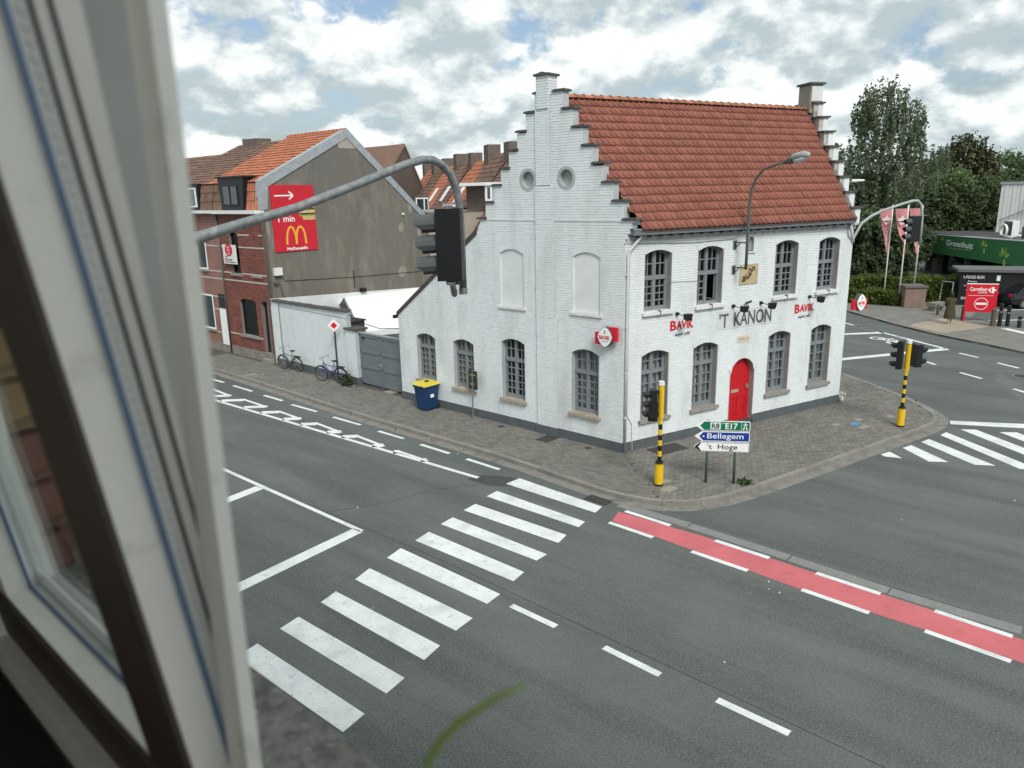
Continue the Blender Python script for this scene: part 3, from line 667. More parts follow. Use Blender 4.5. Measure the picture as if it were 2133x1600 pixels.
def window(fr, o, depth, rev_m, sill_m, inner, rows=(2, 4), tr=None, open_right=False, sill_d=.10):
    w_ = MB(fr); i_ = o.outline(); v0, v1 = -depth - .03, -depth + .03; fw = .055
    u0, u1 = o.uc - o.hw, o.uc + o.hw; zt = tr if tr else o.z0 + (o.zs - o.z0) * .64
    e_ = [(o.uc + (u - o.uc) * (o.hw - fw) / o.hw, o.z0 + (z - o.z0) * (1 - fw / (o.zs + o.rise - o.z0))) for u, z in i_]
    for k in range(len(i_) - 1):
        (a0, c0), (a1, c1), (b0, d0), (b1, d1) = i_[k], i_[k + 1], e_[k], e_[k + 1]
        w_.add([(a0, v1, c0), (a1, v1, c1), (b1, v1, d1), (b0, v1, d0), (b0, v0, d0), (b1, v0, d1)], [(0, 3, 2, 1), (3, 4, 5, 2)])
    w_.box(u0, u1, v0, v1 + .01, o.z0, o.z0 + .1)
    win = w_.build('window', FRAMEG, pub)
    reveal(fr, o, depth + .03, rev_m, win)
    b = MB(fr); b.box(o.uc - .04, o.uc + .04, v0, v1 + .012, o.z0, o.top(o.uc) - .01); b.build('mullion', FRAMEG, win)
    b = MB(fr); b.box(u0, u1, v0, v1 + .022, zt - .045, zt + .045); b.build('transom', FRAMEG, win)
    bars = MB(fr); lights = []
    for sd_ in (0, 1):
        a, c = (u0 + fw, o.uc - .04) if sd_ == 0 else (o.uc + .04, u1 - fw)
        for lv in (0, 1):
            z0, z1 = (o.z0 + .1, zt - .045) if lv == 0 else (zt + .045, o.zs + .02)
            is_open = open_right and sd_ == (1 if not fr.flip or True else 0) and lv == 0
            if not is_open:
                cm = (a + c) / 2; sw = .028
                bars.box(a, a + sw, v0, v1 - .006, z0, z1); bars.box(c - sw, c, v0, v1 - .006, z0, z1); bars.box(cm - .014, cm + .014, v0, v1 - .01, z0, z1 if lv == 0 else o.top(cm) - .03)
                nr = rows[1] if lv == 0 else rows[0]
                ztop = z1 if lv == 0 else z1 + o.rise * .5
                for r in range(1, nr): zz_ = z0 + (ztop - z0) * r / nr; bars.box(a, c, v0, v1 - .012, zz_ - .014, zz_ + .014)
                bars.box(a, c, v0, v1 - .008, z0, z0 + .03)
                p = MB(fr); zt0 = o.top(a) if lv else z1; zt1 = o.top(c) if lv else z1; zt2 = o.top(cm) if lv else z1
                p.add([(a, v0 + .012, z0), (c, v0 + .012, z0), (c, v0 + .012, zt1), (cm, v0 + .012, zt2), (a, v0 + .012, zt0)], [(0, 1, 2, 3, 4)]); p.build('pane', GLASS, win)
            else:  # casement swung into the room
                s_ = MB(Fr(fr(c, v0, 0), (fr.u * -.25 + fr.v * -.97), fr.u * .97 + fr.v * -.25)); ww = c - a
                s_.box(0, .04, -.02, .02, z0, z1); s_.box(ww - .04, ww, -.02, .02, z0, z1); s_.box(0, ww, -.02, .02, z0, z0 + .04); s_.box(0, ww, -.02, .02, z1 - .04, z1); s_.build('open_casement', FRAMEG, win)
    bars.build('glazing_bars', FRAMEG, win)
    if inner == 'curtain':
        cu_ = MB(fr); n = 40; vs = []
        for k in range(n + 1):
            u = u0 + (u1 - u0) * k / n; v = -depth - .12 - .025 * math.sin(k * 1.35) - .01 * math.sin(k * .6)
            vs += [(u, v, o.z0), (u, v, o.zs + o.rise)]
        cu_.add(vs, [(2 * k, 2 * k + 2, 2 * k + 3, 2 * k + 1) for k in range(n)]); cu_.build('curtain', CURTAIN, win, smooth=True)
    if inner == 'board':
        for k in range(3):
            cu_ = MB(fr); a = u0 + .02 + (u1 - u0 - .04) * k / 3; cu_.box(a, a + (u1 - u0 - .04) / 3 - .012, -depth - .09, -depth - .065, o.z0 + .05, o.zs + o.rise - .02); cu_.build('board', BOARDT, win)
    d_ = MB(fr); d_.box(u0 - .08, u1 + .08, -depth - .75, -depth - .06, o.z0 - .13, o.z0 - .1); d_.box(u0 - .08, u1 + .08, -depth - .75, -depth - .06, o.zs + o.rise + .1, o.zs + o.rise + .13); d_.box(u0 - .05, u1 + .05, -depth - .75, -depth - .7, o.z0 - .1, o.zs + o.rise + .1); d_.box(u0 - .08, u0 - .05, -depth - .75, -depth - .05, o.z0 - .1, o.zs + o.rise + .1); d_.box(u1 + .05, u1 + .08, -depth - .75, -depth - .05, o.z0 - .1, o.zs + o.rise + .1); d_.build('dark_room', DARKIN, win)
    s_ = MB(fr); s_.box(u0 - .09, u1 + .09, -depth - .02, sill_d, o.z0 - .095, o.z0 - .005); s_.prism([(u0 - .0, o.z0 - .006), (u1, o.z0 - .006), (u1, o.z0 + .012), (u0, o.z0 + .012)], -depth, .0); s_.build('sill', sill_m, win)
    return win
for k, o in enumerate(winBU):
    window(FB, o, .22, STONE, SILLW, 'none', (2, 4), tr=5.24, open_right=(k == 1))
    b = MB(FB); b.box(o.uc + .02, o.uc + .06, .0, .115, o.z0 - .13, o.z0 + .04); b.build('sill_bracket', FRAMEG, pub)
for k, o in enumerate(winBL): window(FB, o, .22, STONE, SILLG, 'curtain' if k in (0, 2, 3) else 'curtain', (2, 4), tr=2.42)
for k, o in enumerate(winA): window(FA, o, .17, REVEALW, SILLT, 'board' if k < 2 else ('none' if k == 2 else 'curtain'), (1 if k < 2 else 2, 5), tr=2.36 if k > 1 else 2.3)
# reflections of the bar inside window two: shelves
# ---- red arched door
dr = MB(FB); dr.prism(doorB.outline(n=20), -.24, -.19); door = dr.build('door', REDDOOR, pub)
reveal(FB, doorB, .24, STONE, door)
b = MB(FB)
for u in (4.42, 4.9):
    for z0, z1 in ((.42, 1.05),):
        b.box(u, u + .38, -.19, -.175, z0, z0 + .02); b.box(u, u + .38, -.19, -.175, z1 - .02, z1); b.box(u, u + .02, -.19, -.175, z0, z1); b.box(u + .36, u + .38, -.19, -.175, z0, z1)
b.box(4.895, 4.905, -.19, -.183, .3, 2.3); b.box(4.36, 5.44, -.19, -.165, .25, .38); b.build('door_moulding', REDDOOR, door)
b = MB(FB); b.box(4.62, 4.95, -.19, -.175, 1.22, 1.32); b.build('letter_slot', mat('brass_grey', (.55, .5, .42), .4, .1, 9, metal=.3), door)
b = MB(FB); b.box(5.3, 5.33, -.19, -.13, 1.3, 1.45); b.tube([(5.315, -.13, 1.4), (5.22, -.13, 1.4)], .012, 6); b.build('door_handle', ZINC, door)
b = MB(FB); b.box(4.34, 5.46, -.3, .06, .08, .25); b.build('door_step', mat('bluestone_step', (.06, .065, .07), .8, .15, 5), door)
# ---- plaques and relief
b = MB(FB); b.box(4.53, 5.31, -.01, .03, 4.8, 5.42)
pl = b.build('relief_panel', mat('yellowed_relief_stone', (.52, .42, .24), .85, .15, 6, spots=[((.62, .56, .42), 5, .5, .7)]), pub)
rl = MB(FB); DK = mat('dark_relief_carving', (.16, .10, .06), .8, .25, 12)
for k in range(60):
    t = random.random(); u = 4.66 + .5 * t + random.gauss(0, .055); z = 4.92 + .36 * t + random.gauss(0, .05); s_ = random.uniform(.015, .045)
    if 4.57 < u < 5.27 and 4.84 < z < 5.38: rl.lathe((u, .03, z), [(s_, 0), (s_ * .9, s_ * .7), (.2 * s_, s_)], 6)
rl.build('relief_carving', DK, pl)
b = MB(FB); b.box(4.58, 5.13, -.01, .015, 2.94, 3.15); pq = b.build('date_stone', mat('cream_date_stone', (.66, .60, .48), .8, .1, 9), pub)
text('date_lettering', 'ANNO 1681', FB, 4.65, 5.07, 3.0, 3.09, .016, mat('faint_lettering', (.5, .33, .2), .8, .1, 9), pq)
# ---- painted name and beer lettering on the front
b = MB(FB); b.box(3.66, 6.14, -.004, .008, 3.44, 4.03); nm = b.build('name_panel', PANEL, pub)
text('name_lettering', "'T", FB, 3.74, 4.14, 3.49, 3.95, .010, LETTERG, nm, bold=.012)
text('name_lettering', 'KANON', FB, 4.38, 6.07, 3.49, 3.95, .010, LETTERG, nm, bold=.018)
for ul, ur in ((1.74, 2.67), (7.19, 8.14)):
    text('beer_lettering', 'B', FB, ul, ul + .24, 3.63, 3.93, .008, RED, pub, bold=.03)
    text('beer_lettering', 'AVIK', FB, ul + .25, ur, 3.65, 3.91, .008, RED, pub, bold=.035)
    text('beer_subtitle', 'super pils', FB, ul + .19, ul + .80, 3.42, 3.56, .008, SBLACK, pub, bold=.01, shear=.25)

# ================================================================== ROOF OF THE PUB
YR, ZR, YE, ZE = 2.60, 10.42, -.30, 6.66
sl = Vector((0, YR - YE, ZR - ZE)); SL = sl.length; su = sl.normalized(); sn = Vector((1, 0, 0)).cross(su)
roof = MB(); xl = lambda y: -.33 * y - .06; xr = lambda y: 9.72 + .28 * y
roof.add([(xl(YE) + .45, YE, ZE - .05), (xr(YE), YE, ZE - .05), (xr(YR), YR, ZR - .05), (xl(YR) + .35, YR, ZR - .05), (xr(5.5), 5.5, 6.6), (xl(5.5) + .1, 5.5, 6.6)], [(0, 1, 2, 3), (3, 2, 4, 5)])
roof = roof.build('roof', TILEB, pub)
TW, TH = .205, SL / 16.0
def tile_mesh():
    n = 12; prof = []
    for k in range(n + 1):
        t = k / n; z = .040 * (math.sin(math.pi * (t / .34)) if t < .34 else -.22 * math.sin(math.pi * (t - .34) / .66))
        prof.append((t * (TW + .012), z))
    vs = [(x, -.012, z + .050) for x, z in prof] + [(x, TH + .03, z + .004) for x, z in prof] + [(x, -.012, z + .024) for x, z in prof]
    fs = [(k, k + 1, n + 2 + k, n + 1 + k) for k in range(n)] + [(2 * n + 2 + k, 2 * n + 3 + k, k + 1, k) for k in range(n)]
    return vs, fs
TV, TF = tile_mesh()
rf = Fr((0, YE, ZE), (1, 0, 0), su, sn)
tm = bpy.data.meshes.new('roof_tile'); bt = MB(Fr((0, 0, 0), (1, 0, 0), su, sn)); bt.add(TV, TF); tm.from_pydata(bt.V, [], bt.F); tm.materials.append(TILE); tm.polygons.foreach_set('use_smooth', [True] * len(tm.polygons))
cells = []
for r in range(16):
    yy = YE + (YR - YE) * (r + .5) / 16
    x = -1.3
    while x < 10.6:
        if xl(yy) + .20 < x and x + TW < xr(yy) - .06: cells.append((r, x))
        x += TW
cells.sort(key=lambda c: (rf(c[1], c[0] * TH, 0) - CAM).length)
rest = MB(rf)
for k, (r, x) in enumerate(cells):
    dz = random.uniform(-.004, .005); dx = random.uniform(-.004, .004)
    if k < 300:
        o = link('roof_tile', tm, roof); o.location = rf(x + dx, r * TH, dz)
    else: rest.add([(vx + x + dx, vy + r * TH, vz + dz) for vx, vy, vz in TV], TF)
rest.build('roof_tile_field', TILE, roof, smooth=True, kind='stuff')
rx0, rx1 = -.62, 10.25; n = 33; RL = (rx1 - rx0) / n
def half_round(L_, r0, r1):
    vs = []; seg = 8
    for x, rr in ((0, r0), (.06, r0), (.065, r1), (L_ + .02, r1 * .96)):
        vs += [(x, rr * math.cos(math.pi * k / seg), rr * .85 * math.sin(math.pi * k / seg)) for k in range(seg + 1)]
    fs = [(i * (seg + 1) + k, (i + 1) * (seg + 1) + k, (i + 1) * (seg + 1) + k + 1, i * (seg + 1) + k + 1) for i in range(3) for k in range(seg)]
    return vs, [tuple(reversed(f)) for f in fs]
hv, hf = half_round(RL, .145, .125); rm = bpy.data.meshes.new('ridge_tile'); rm.from_pydata(hv, [], hf); rm.materials.append(mat('ridge_clay', (.42, .17, .095), .8, .15, 4, island=.25, spots=[((.22, .15, .10), 6, .5, .7)]))
for k in range(n):
    o = link('ridge_tile', rm, roof); o.location = (rx0 + k * RL, YR, ZR + .005)
# far stepped gable with chimney
FD = Vector((.27, .963, 0)).normalized(); FF = Fr((9.905, 0, 0), FD, Vector((FD.y, -FD.x, 0)))
SF = 2.70
fg = MB(FF); prof = [(0, 0), (0, 6.9)]
st_ = []
for k in range(7, -1, -1): st_.append((SF - (.50 + .345 * k), 10.6 - .515 * k))
outl = [(0.0, 0.0), (5.4, 0.0), (5.4, 6.6)]
right = [];
for k in range(7, -1, -1): right += [(SF + .5 + .345 * k, 10.6 - .515 * (k + 1)), (SF + .5 + .345 * k, 10.6 - .515 * k)]
left = [(2 * SF - u, z) for u, z in reversed(right)]
outl = [(0.0, 0.0), (5.35, 0.0), (5.35, 6.48)] + right + left + [(0.0, 6.48)]
# build as stacked boxes so every step stands proud
for k in range(8):
    d = .5 + .345 * k; zt = 10.6 - .515 * k; fg.box(SF - d, SF + d, -.36, 0, zt - .515 if k < 7 else 6.45, zt)
fg.box(0.02, 5.38, -.36, -.001, 0, 6.45); fgw = fg.build('far_gable_wall', mat('weathered_white_brick', (.50, .49, .45), .85, .12, 2, spots=[((.20, .18, .14), 1.8, .45, .62), ((.72, .74, .74), 1.1, .5, .7)]), pub)
for k in range(8):
    fe = MB(FF); d = .5 + .345 * k; zt = 10.6 - .515 * k; fe.box(SF - d - .012, SF - d, -.20, .004, zt - .5, zt - .01); fe.build('painted_step_face', WHITE_W, fgw)
for k in range(8):
    d = .5 + .345 * k; zt = 10.6 - .515 * k
    for sg in (-1, 1):
        a, c = SF + sg * (.1 if k == 0 else d - .40), SF + sg * (d + .07); b = MB(FF); b.box(min(a, c), max(a, c), -.42, .06, zt, zt + .06); b.build('coping_stone', COPING, pub)
c_ = MB(FF); c_.box(SF - .40, SF + .30, -.47, .02, 10.3, 11.25); cc_ = c_.build('chimney', mat('stained_chimney_brick', (.33, .30, .25), .9, .15, 5), pub)
c_ = MB(FF); c_.box(SF - .408, SF - .40, -.42, .02, 10.7, 11.2); c_.build('painted_chimney_face', WHITE_W, cc_)
c_ = MB(FF); c_.box(SF - .47, SF + .37, -.54, .09, 11.25, 11.32); c_.build('chimney_cap', COPING, cc_)
b = MB()   # lead flashing along the far verge
for k in range(12):
    y0, y1 = YE + (YR - YE) * k / 12, YE + (YR - YE) * (k + 1) / 12; z0, z1 = ZE + (ZR - ZE) * k / 12, ZE + (ZR - ZE) * (k + 1) / 12
    b.add([(9.47 + .28 * y0, y0, z0 + .05), (9.60 + .28 * y0, y0, z0 + .12), (9.60 + .28 * y1, y1, z1 + .12), (9.47 + .28 * y1, y1, z1 + .05)], [(0, 1, 2, 3)])
b.build('verge_flashing', mat('lead_flashing', (.14, .135, .13), .7, .1, 6), pub)
# side and rear walls so the block is closed
b = MB(); b.add([(-1.72, 5.35, 0), (11.2, 5.35, 0), (11.2, 5.35, 6.5), (-1.72, 5.35, 6.5)], [(0, 1, 2, 3)]); b.build('rear_wall', WSMOOTH, pub)
# lean-to behind the low part of the gable
b = MB(FA); b.prism([(5.5, 0), (10.1, 0), (10.1, 3.42), (5.85, 6.42), (5.5, 6.6)], -5.5, -.29); b.build('lean_to', WSMOOTH, pub)
b = MB(FA); b.prism([(10.14, 3.36), (10.14, 3.50), (5.80, 6.62), (5.80, 6.46)], -.33, .05); b.build('verge_board', mat('brown_verge', (.075, .065, .058), .8, .15, 6), pub)
b = MB(FA); b.prism([(10.3, 3.30), (10.3, 3.36), (5.6, 6.72), (5.6, 6.62)], -5.6, -.34); b.build('lean_to_roof', TILEB, pub)
b = MB(FA); b.tube([(10.2, -.3, 3.32), (10.2, .14, 3.32)], .07, 8); b.build('gutter_end', BLACK, pub)
# ---- gutter, corbel gap blocks, downpipes
b = MB(FB); b.prism([(.10, 6.52), (9.62, 6.52), (9.62, 6.69), (.10, 6.69)], .04, .27); gt = b.build('gutter', GUTTER, pub)
b = MB(FB); b.box(.08, 9.64, .25, .285, 6.67, 6.70); b.build('gutter_lip', ZINC, gt)
for k in range(24):
    b = MB(FB); u = .35 + k * .398; b.box(u, u + .075, .03, .15, 6.455, 6.519); b.build('corbel_gap_block', mat('corbel_gap_shade', (.03, .032, .035), .7, .1, 5), gt)  # dark blocks: shade of the gaps between corbels put into colour
b = MB(FB); b.tube([(.42, .16, 6.52), (.40, .15, 6.44), (.12, .07, 6.12), (.07, .065, 6.02), (.055, .065, 4.0), (.05, .065, .14)], .042, 10); dp = b.build('downpipe', PIPEW, pub, smooth=True)
for z in (5.4, 3.9, 2.55, 1.2): b = MB(FB); b.cyl((.052, .065, z), .052, .05, 10); b.build('pipe_clip', PIPEW, dp)
b = MB(FB); b.tube([(.05, .065, .42), (.05, .065, .12)], .048, 10); b.build('pipe_shoe', mat('grey_cast_shoe', (.12, .13, .14), .6, .1, 5), dp)
b = MB(FB); b.tube([(.16, .02, 6.0), (.15, .02, 3.4), (.16, .02, 1.6), (.16, .02, 1.25), (.34, .02, .95), (.36, .02, .15)], .014, 6); b.build('cable', PIPEW, pub)
b = MB(FB); b.tube([(9.5, .16, 6.52), (9.6, .14, 6.2), (9.8, .06, 6.0), (9.86, .05, 5.85)], .045, 8); b.build('downpipe', PIPEW, pub, smooth=True)
b = MB(FB); b.tube([(.30, .02, 6.28), (2.6, .02, 6.2), (4.3, .02, 6.24)], .010, 5); b.tube([(1.72, .015, 5.1), (2.75, .015, 5.05)], .006, 4); b.build('wall_cable', FRAMEG, pub)
FLW = mat('white_flower_pot', (.7, .72, .66), .8, .2, 12)
b = MB(); b.lathe((9.98, -.05, PZ), [(.08, 0), (.11, .2), (.07, .22)], 10); pt = b.build('flower_pot', FLW, smooth=True); tag(pt, 'small white pot standing at the far foot of the pub wall', 'pot')
pc = np.random.normal(size=(120, 3)) * [.09, .09, .05] + [9.98, -.05, PZ + .27]; scatter_mesh('flowers', pc, np.full(120, .05), FLW, pt)
# ---- floodlights, camera, lamp
for k, (u, z) in enumerate(((1.98, 4.13), (4.30, 4.15), (5.54, 4.14), (7.86, 4.14))):
    fl = thing('floodlight', ['black arm floodlight over the beer lettering nearest the street corner', 'left of the two black arm floodlights over the pub name', 'right of the two black arm floodlights over the pub name', 'black arm floodlight over the beer lettering farthest from the street corner'][k], 'floodlight', FB(u, 0, z), 0, 'floodlights on the pub front')
    g = Fr((0, 0, 0), (1, 0, 0), (0, -1, 0)); b = MB(g); b.box(-.05, .05, 0, .07, -.04, .05); b.build('wall_mount', BLACK, fl)
    b = MB(g); b.tube([(0, .06, 0), (.02, .22, -.02), (.05, .40, -.04)], .014, 6); b.build('arm', BLACK, fl)
    b = MB(g); b.add([(-.05, .36, .05), (.16, .36, .05), (.16, .54, .04), (-.05, .54, .04), (-.06, .36, -.12), (.17, .36, -.12), (.14, .50, -.15), (-.03, .50, -.15)], [(0, 1, 2, 3), (7, 6, 5, 4), (4, 5, 1, 0), (5, 6, 2, 1), (6, 7, 3, 2), (7, 4, 0, 3)]); b.build('lamp_head', BLACK, fl)
sc = thing('security_camera', 'small dark camera on a bracket above the pub name', 'camera', FB(4.86, 0, 4.17)); g = Fr((0, 0, 0), (1, 0, 0), (0, -1, 0))
b = MB(g); b.tube([(0, 0, -.05), (0, .07, -.04), (0, .08, .04)], .012, 6); b.build('bracket', SWHITE, sc); b = MB(g); b.tube([(-.06, .06, .02), (.12, .14, .09)], .035, 8); b.build('camera_body', BLACK, sc)
sl_ = thing('street_lamp', 'curved grey lamp bracketed to the pub front with a glass lantern', 'lamp', FB(4.25, 0, 5.3)); g = Fr((0, 0, -5.3), (1, 0, 0), (0, -1, 0))
pts = [(0, .5, 5.33), (0, .5, 6.5), (0, .51, 7.2), (0, .55, 7.69), (0, .70, 8.0), (0, .96, 8.24), (0, 1.40, 8.36), (0, 1.78, 8.40)]
b = MB(g); b.tube(pts, [.045, .043, .04, .036, .034, .033, .032, .03], 10); b.build('pole', POSTG, sl_, smooth=True)
for z in (5.37, 6.13):
    b = MB(g); b.box(-.02, .02, 0, .52, z - .02, z + .02); b.prism([(-.015, z - .02), (.015, z - .02), (.015, z - .2), (-.015, z - .2)], 0, .02); b.tube([(0, .02, z - .2), (0, .22, z - .02)], .016, 6); b.box(-.07, .07, 0, .02, z - .22, z + .05); b.build('wall_bracket', POSTG, sl_)
b = MB(g); b.tube([(0, 1.70, 8.41), (0, 1.95, 8.46)], [.06, .11], 10); b.build('lantern_neck', DGREY, sl_)
b = MB(g); b.tube([(0, 1.9, 8.50), (0, 2.0, 8.53), (0, 2.35, 8.58), (0, 2.48, 8.56), (0, 2.53, 8.53)], [.06, .10, .105, .08, .02], 12); b.build('lantern_hood', mat('pale_lantern_hood', (.36, .38, .38), .4, .1, 8), sl_, smooth=True)
b = MB(g); b.tube([(0, 1.98, 8.44), (0, 2.1, 8.43), (0, 2.35, 8.48), (0, 2.5, 8.52)], [.04, .085, .09, .02], 12); b.build('lantern_glass', mat('milky_lantern_glass', (.5, .53, .53), .15, .1, 8, spec=.7), sl_, smooth=True)
# ---- beer signs
def beer_sign(label, fr, w_=1.0):
    t = thing('beer_sign', label, 'sign', fr.o, 0, 'white and red beer signs on the pub corners'); g = Fr((0, 0, 0), fr.u, fr.v)
    m1 = -1 if g.u.cross(g.v).z > 0 else 1; bx = lambda a, c: (min(a * m1, c * m1), max(a * m1, c * m1))
    b = MB(g); b.box(*bx(-.38, -.12), .02, .12, -.24, .11); b.box(*bx(.12, .38), .02, .12, *((-.11, .30) if w_ == 1 else (-.24, .11))); b.build('red_panel', RED, t)
    n = 24; egg = []
    for k in range(n):
        a = 2 * math.pi * k / n; r_ = 1 / (abs(math.cos(a)) ** 1.5 + abs(math.sin(a)) ** 1.5) ** (1 / 1.5); egg.append((.26 * r_ * math.cos(a), .31 * r_ * math.sin(a)))
    b = MB(g); b.prism(egg, .0, .16); b.build('emblem_edge', DGREY, t)
    b = MB(g); b.prism([(u * .94, z * .94) for u, z in egg], .16, .17); b.build('emblem_face', SWHITE, t)
    text('emblem_lettering', 'BAVIK', g, -.19 * m1, .19 * m1, -.075, .045, .172, RED, t, bold=.03)
    text('emblem_subtitle', 'super pils', g, -.11 * m1, .11 * m1, -.15, -.105, .172, SBLACK, t)
    b = MB(g); b.box(-.018, .018, .17, .175, .10, .2); b.build('emblem_mark', mat('emblem_blue', (.1, .2, .3), .5, .05, 5), t)
    b = MB(g); b.box(-.03, .03, -.1, .03, -.1, -.05); b.build('wall_fixing', DGREY, t)
beer_sign('white beer emblem on red panels beside the street corner downpipe', FA.at(.48, .10, 3.63))
beer_sign('white beer emblem on red panels past the far end of the pub', Fr(FB(10.38, .06, 3.74), (1, 0, 0), (0, -1, 0)), 2)

# ================================================================== YARD WALL, GATE, MARQUEE
WD = Vector((-.302, .953, 0)); WN = Vector((-.953, -.302, 0)); FW = Fr((-3.05, 10.13, 0), WD, WN)
yw = thing('yard_wall', 'white painted brick yard wall with tiled coping beside the grey gate', 'wall')
def yard_bricks(fr, lim, z0, z1, thick, name):
    back = MB(fr); br = MB(fr); r = 0; z = z0
    while z < z1 - .01:
        a, b_ = lim(z); back.box(a, b_, -thick, -.006, z, min(z + .075, z1)); u = a - (r % 2) * .11
        while u < b_:
            c, d = max(a, u + .004), min(b_, u + .216)
            if d - c > .02: br.front(c, d, -.007, random.uniform(-.003, .003), z + .005, z + .071)
            u += .22
        z += .075; r += 1
    o = back.build(name, MORTAR, yw); br.build('brick_courses', WHITE_W, o, kind='stuff')
yard_bricks(FW, lambda z: (3.35, 9.15), .41, 3.1, .25, 'wall')
yard_bricks(FW.at(0, .06, 0), lambda z: (2.68, 3.34), .41, 2.4, .55, 'gate_pier')
b = MB(FW); b.box(3.35, 9.15, -.27, .025, 0, .41); b.build('plinth', PLINTH, yw); b = MB(FW); b.box(2.64, 3.38, -.5, .09, 0, .41); b.build('plinth', PLINTH, yw)
b = MB(FW); b.box(2.6, 3.42, -.55, .12, 2.40, 2.47); b.build('pier_cap', COPING, yw)
for k in range(26):
    u = 3.3 + k * .228; b = MB(FW); z = 3.1 + random.uniform(-.01, .015)
    b.prism([(u, z), (u + .22, z), (u + .2, z + .07), (u + .02, z + .07)], -.3, .08); b.build('coping_tile', COPING, yw)
b = MB(FW); b.tube([(8.55, .03, .15), (8.55, .03, 3.05)], .02, 6); b.tube([(3.3, .02, 2.86), (8.6, .02, 2.95)], .008, 4); b.build('wall_cable', FRAMEG, yw)
b = MB(FW); b.box(8.62, 9.17, -.2, .012, .41, 3.06); b.build('wall_pier', WSMOOTH, yw)
gate = thing('yard_gate', 'pair of grey panelled gates between the yard wall and the pub', 'gate', FW(1.2, 0, PZ))
gf = Fr((0, 0, -PZ), WD, WN).at(-1.2, -.12, 0)
for a, c in ((1.28, 2.62), (-.06, 1.22)):
    b = MB(gf); b.box(a, c, -.05, 0, .2, 2.28); lf = b.build('gate_leaf', GATEG, gate)
    b = MB(gf)
    for z in (.2, .85, 1.5, 2.18): b.box(a, c, 0, .03, z, z + .09)
    for u in (a, c - .08): b.box(u, u + .08, 0, .03, .2, 2.27)
    b.build('gate_rail', GATEG, lf)
b = MB(gf); b.box(1.22, 1.28, -.04, .05, .16, 2.3); b.build('meeting_post', GATEG, gate)
b = MB(gf); b.box(-.06, 2.64, -.06, .05, 2.29, 2.35); b.build('top_rail', ZINC, gate)
b = MB(gf); b.box(1.2, 1.32, .03, .07, 1.08, 1.15); b.build('gate_latch', ZINC, gate); b = MB(gf); b.box(2.25, 2.45, .03, .04, 2.08, 2.14); b.build('gate_plate', BLACK, gate)
b = MB(FW); b.tube([(3.3, -.1, 3.0), (2.4, -.1, 2.75), (1.2, -.1, 2.62), (.0, -.1, 2.75), (-.25, -.1, 2.9)], .015, 5); tag(b.build('overhead_cable', BLACK), 'black cable sagging above the grey yard gate', 'cable')
# marquee
tent = thing('marquee', 'white marquee roof showing behind the grey yard gate', 'tent', (-1.6, 15, 0))
b = MB(Fr((1.6, -15, 0), (1, 0, 0), (0, 1, 0))); q = lambda u, d, z: tuple(FW(u, -d, z))
A_, B_, C_, D_, R0, R1 = (-3.18, 13.91, 2.08), (1.6, 14.15, 2.08), (3.6, 21.2, 2.3), (-2.2, 20.6, 2.3), (-2.36, 18.82, 3.0), (3.2, 20.28, 3.0)
n = 10; vs = []
for i in range(n + 1):
    for j in range(n + 1):
        s, t = i / n, j / n
        lo_ = Vector(A_).lerp(Vector(B_), s); hi_ = Vector(R0).lerp(Vector(R1), s); p = lo_.lerp(hi_, t); p.z -= .10 * math.sin(math.pi * t) * (.6 + .4 * math.cos(s * 9)); vs.append(tuple(p))
b.add(vs, [(i * (n + 1) + j, (i + 1) * (n + 1) + j, (i + 1) * (n + 1) + j + 1, i * (n + 1) + j + 1) for i in range(n) for j in range(n)]); b.add([R0, R1, C_, D_], [(0, 1, 2, 3)]); b.build('roof_fabric', TENT, tent, smooth=True)
b = MB(Fr((1.6, -15, 0), (1, 0, 0), (0, 1, 0))); b.add([A_, B_, (B_[0], B_[1], B_[2] - .3), (A_[0], A_[1], A_[2] - .22)], [(0, 1, 2, 3)]); b.add([A_, R0, (R0[0], R0[1], R0[2] - .2), (A_[0], A_[1], A_[2] - .2)], [(0, 1, 2, 3)]); b.build('valance', TENT, tent)
b = MB(Fr((1.6, -15, 0), (1, 0, 0), (0, 1, 0)))
for P_ in (A_, B_, C_, D_): b.tube([(P_[0], P_[1], 0), P_], .03, 6)
b.build('tent_pole', ZINC, tent)
sh = MB(FW); sh.box(3.5, 4.6, -1.05, -.4, 0, 2.6); sh.box(3.45, 4.7, -1.1, -.35, 2.6, 2.66); tag(sh.build('yard_gap_block', mat('dark_gap_block', (.045, .045, .043), .85, .2, 5)), 'low dark block in the gap behind the end of the yard wall', 'shed')  # plain dark block standing in the gap between wall and marquee

# ================================================================== BRICK HOUSE WITH THE BILLBOARD
P0 = Vector((-5.9, 19.0, 0)); FH = Fr(P0, EA, -DA); FS = Fr(P0, DA, NA)   # FH: side (gable) wall, FS: street front
house = thing('brick_house', 'red brick house with grey rendered side wall and orange mansard roof', 'house', P0)
HL = lambda fr: Fr(fr.o - P0, fr.u, fr.v, fr.w)
H1, S1 = HL(FH), HL(FS)
prof = [(0, 0), (10.6, 0), (10.6, 3.0), (10.05, 5.6), (9.85, 6.75), (5.05, 10.85), (.14, 8.42), (0.02, 7.2)]
b = MB(H1); b.prism(prof, -.25, 0); sidew = b.build('side_wall', CEMENT, house)
zinc = [((-.03, 7.25), (.10, 8.55)), ((.10, 8.55), (5.08, 11.0)), ((5.08, 11.0), (9.92, 6.8))]
inn = [(.36, 7.25), (.52, 8.28), (5.04, 10.55), (9.55, 6.72)]; out = [(-.03, 7.25), (.10, 8.55), (5.08, 11.0), (9.98, 6.72)]
for k in range(3):
    b = MB(H1); b.prism([out[k], out[k + 1], inn[k + 1], inn[k]], -.3, .05); b.build('zinc_coping', ZINC, house)
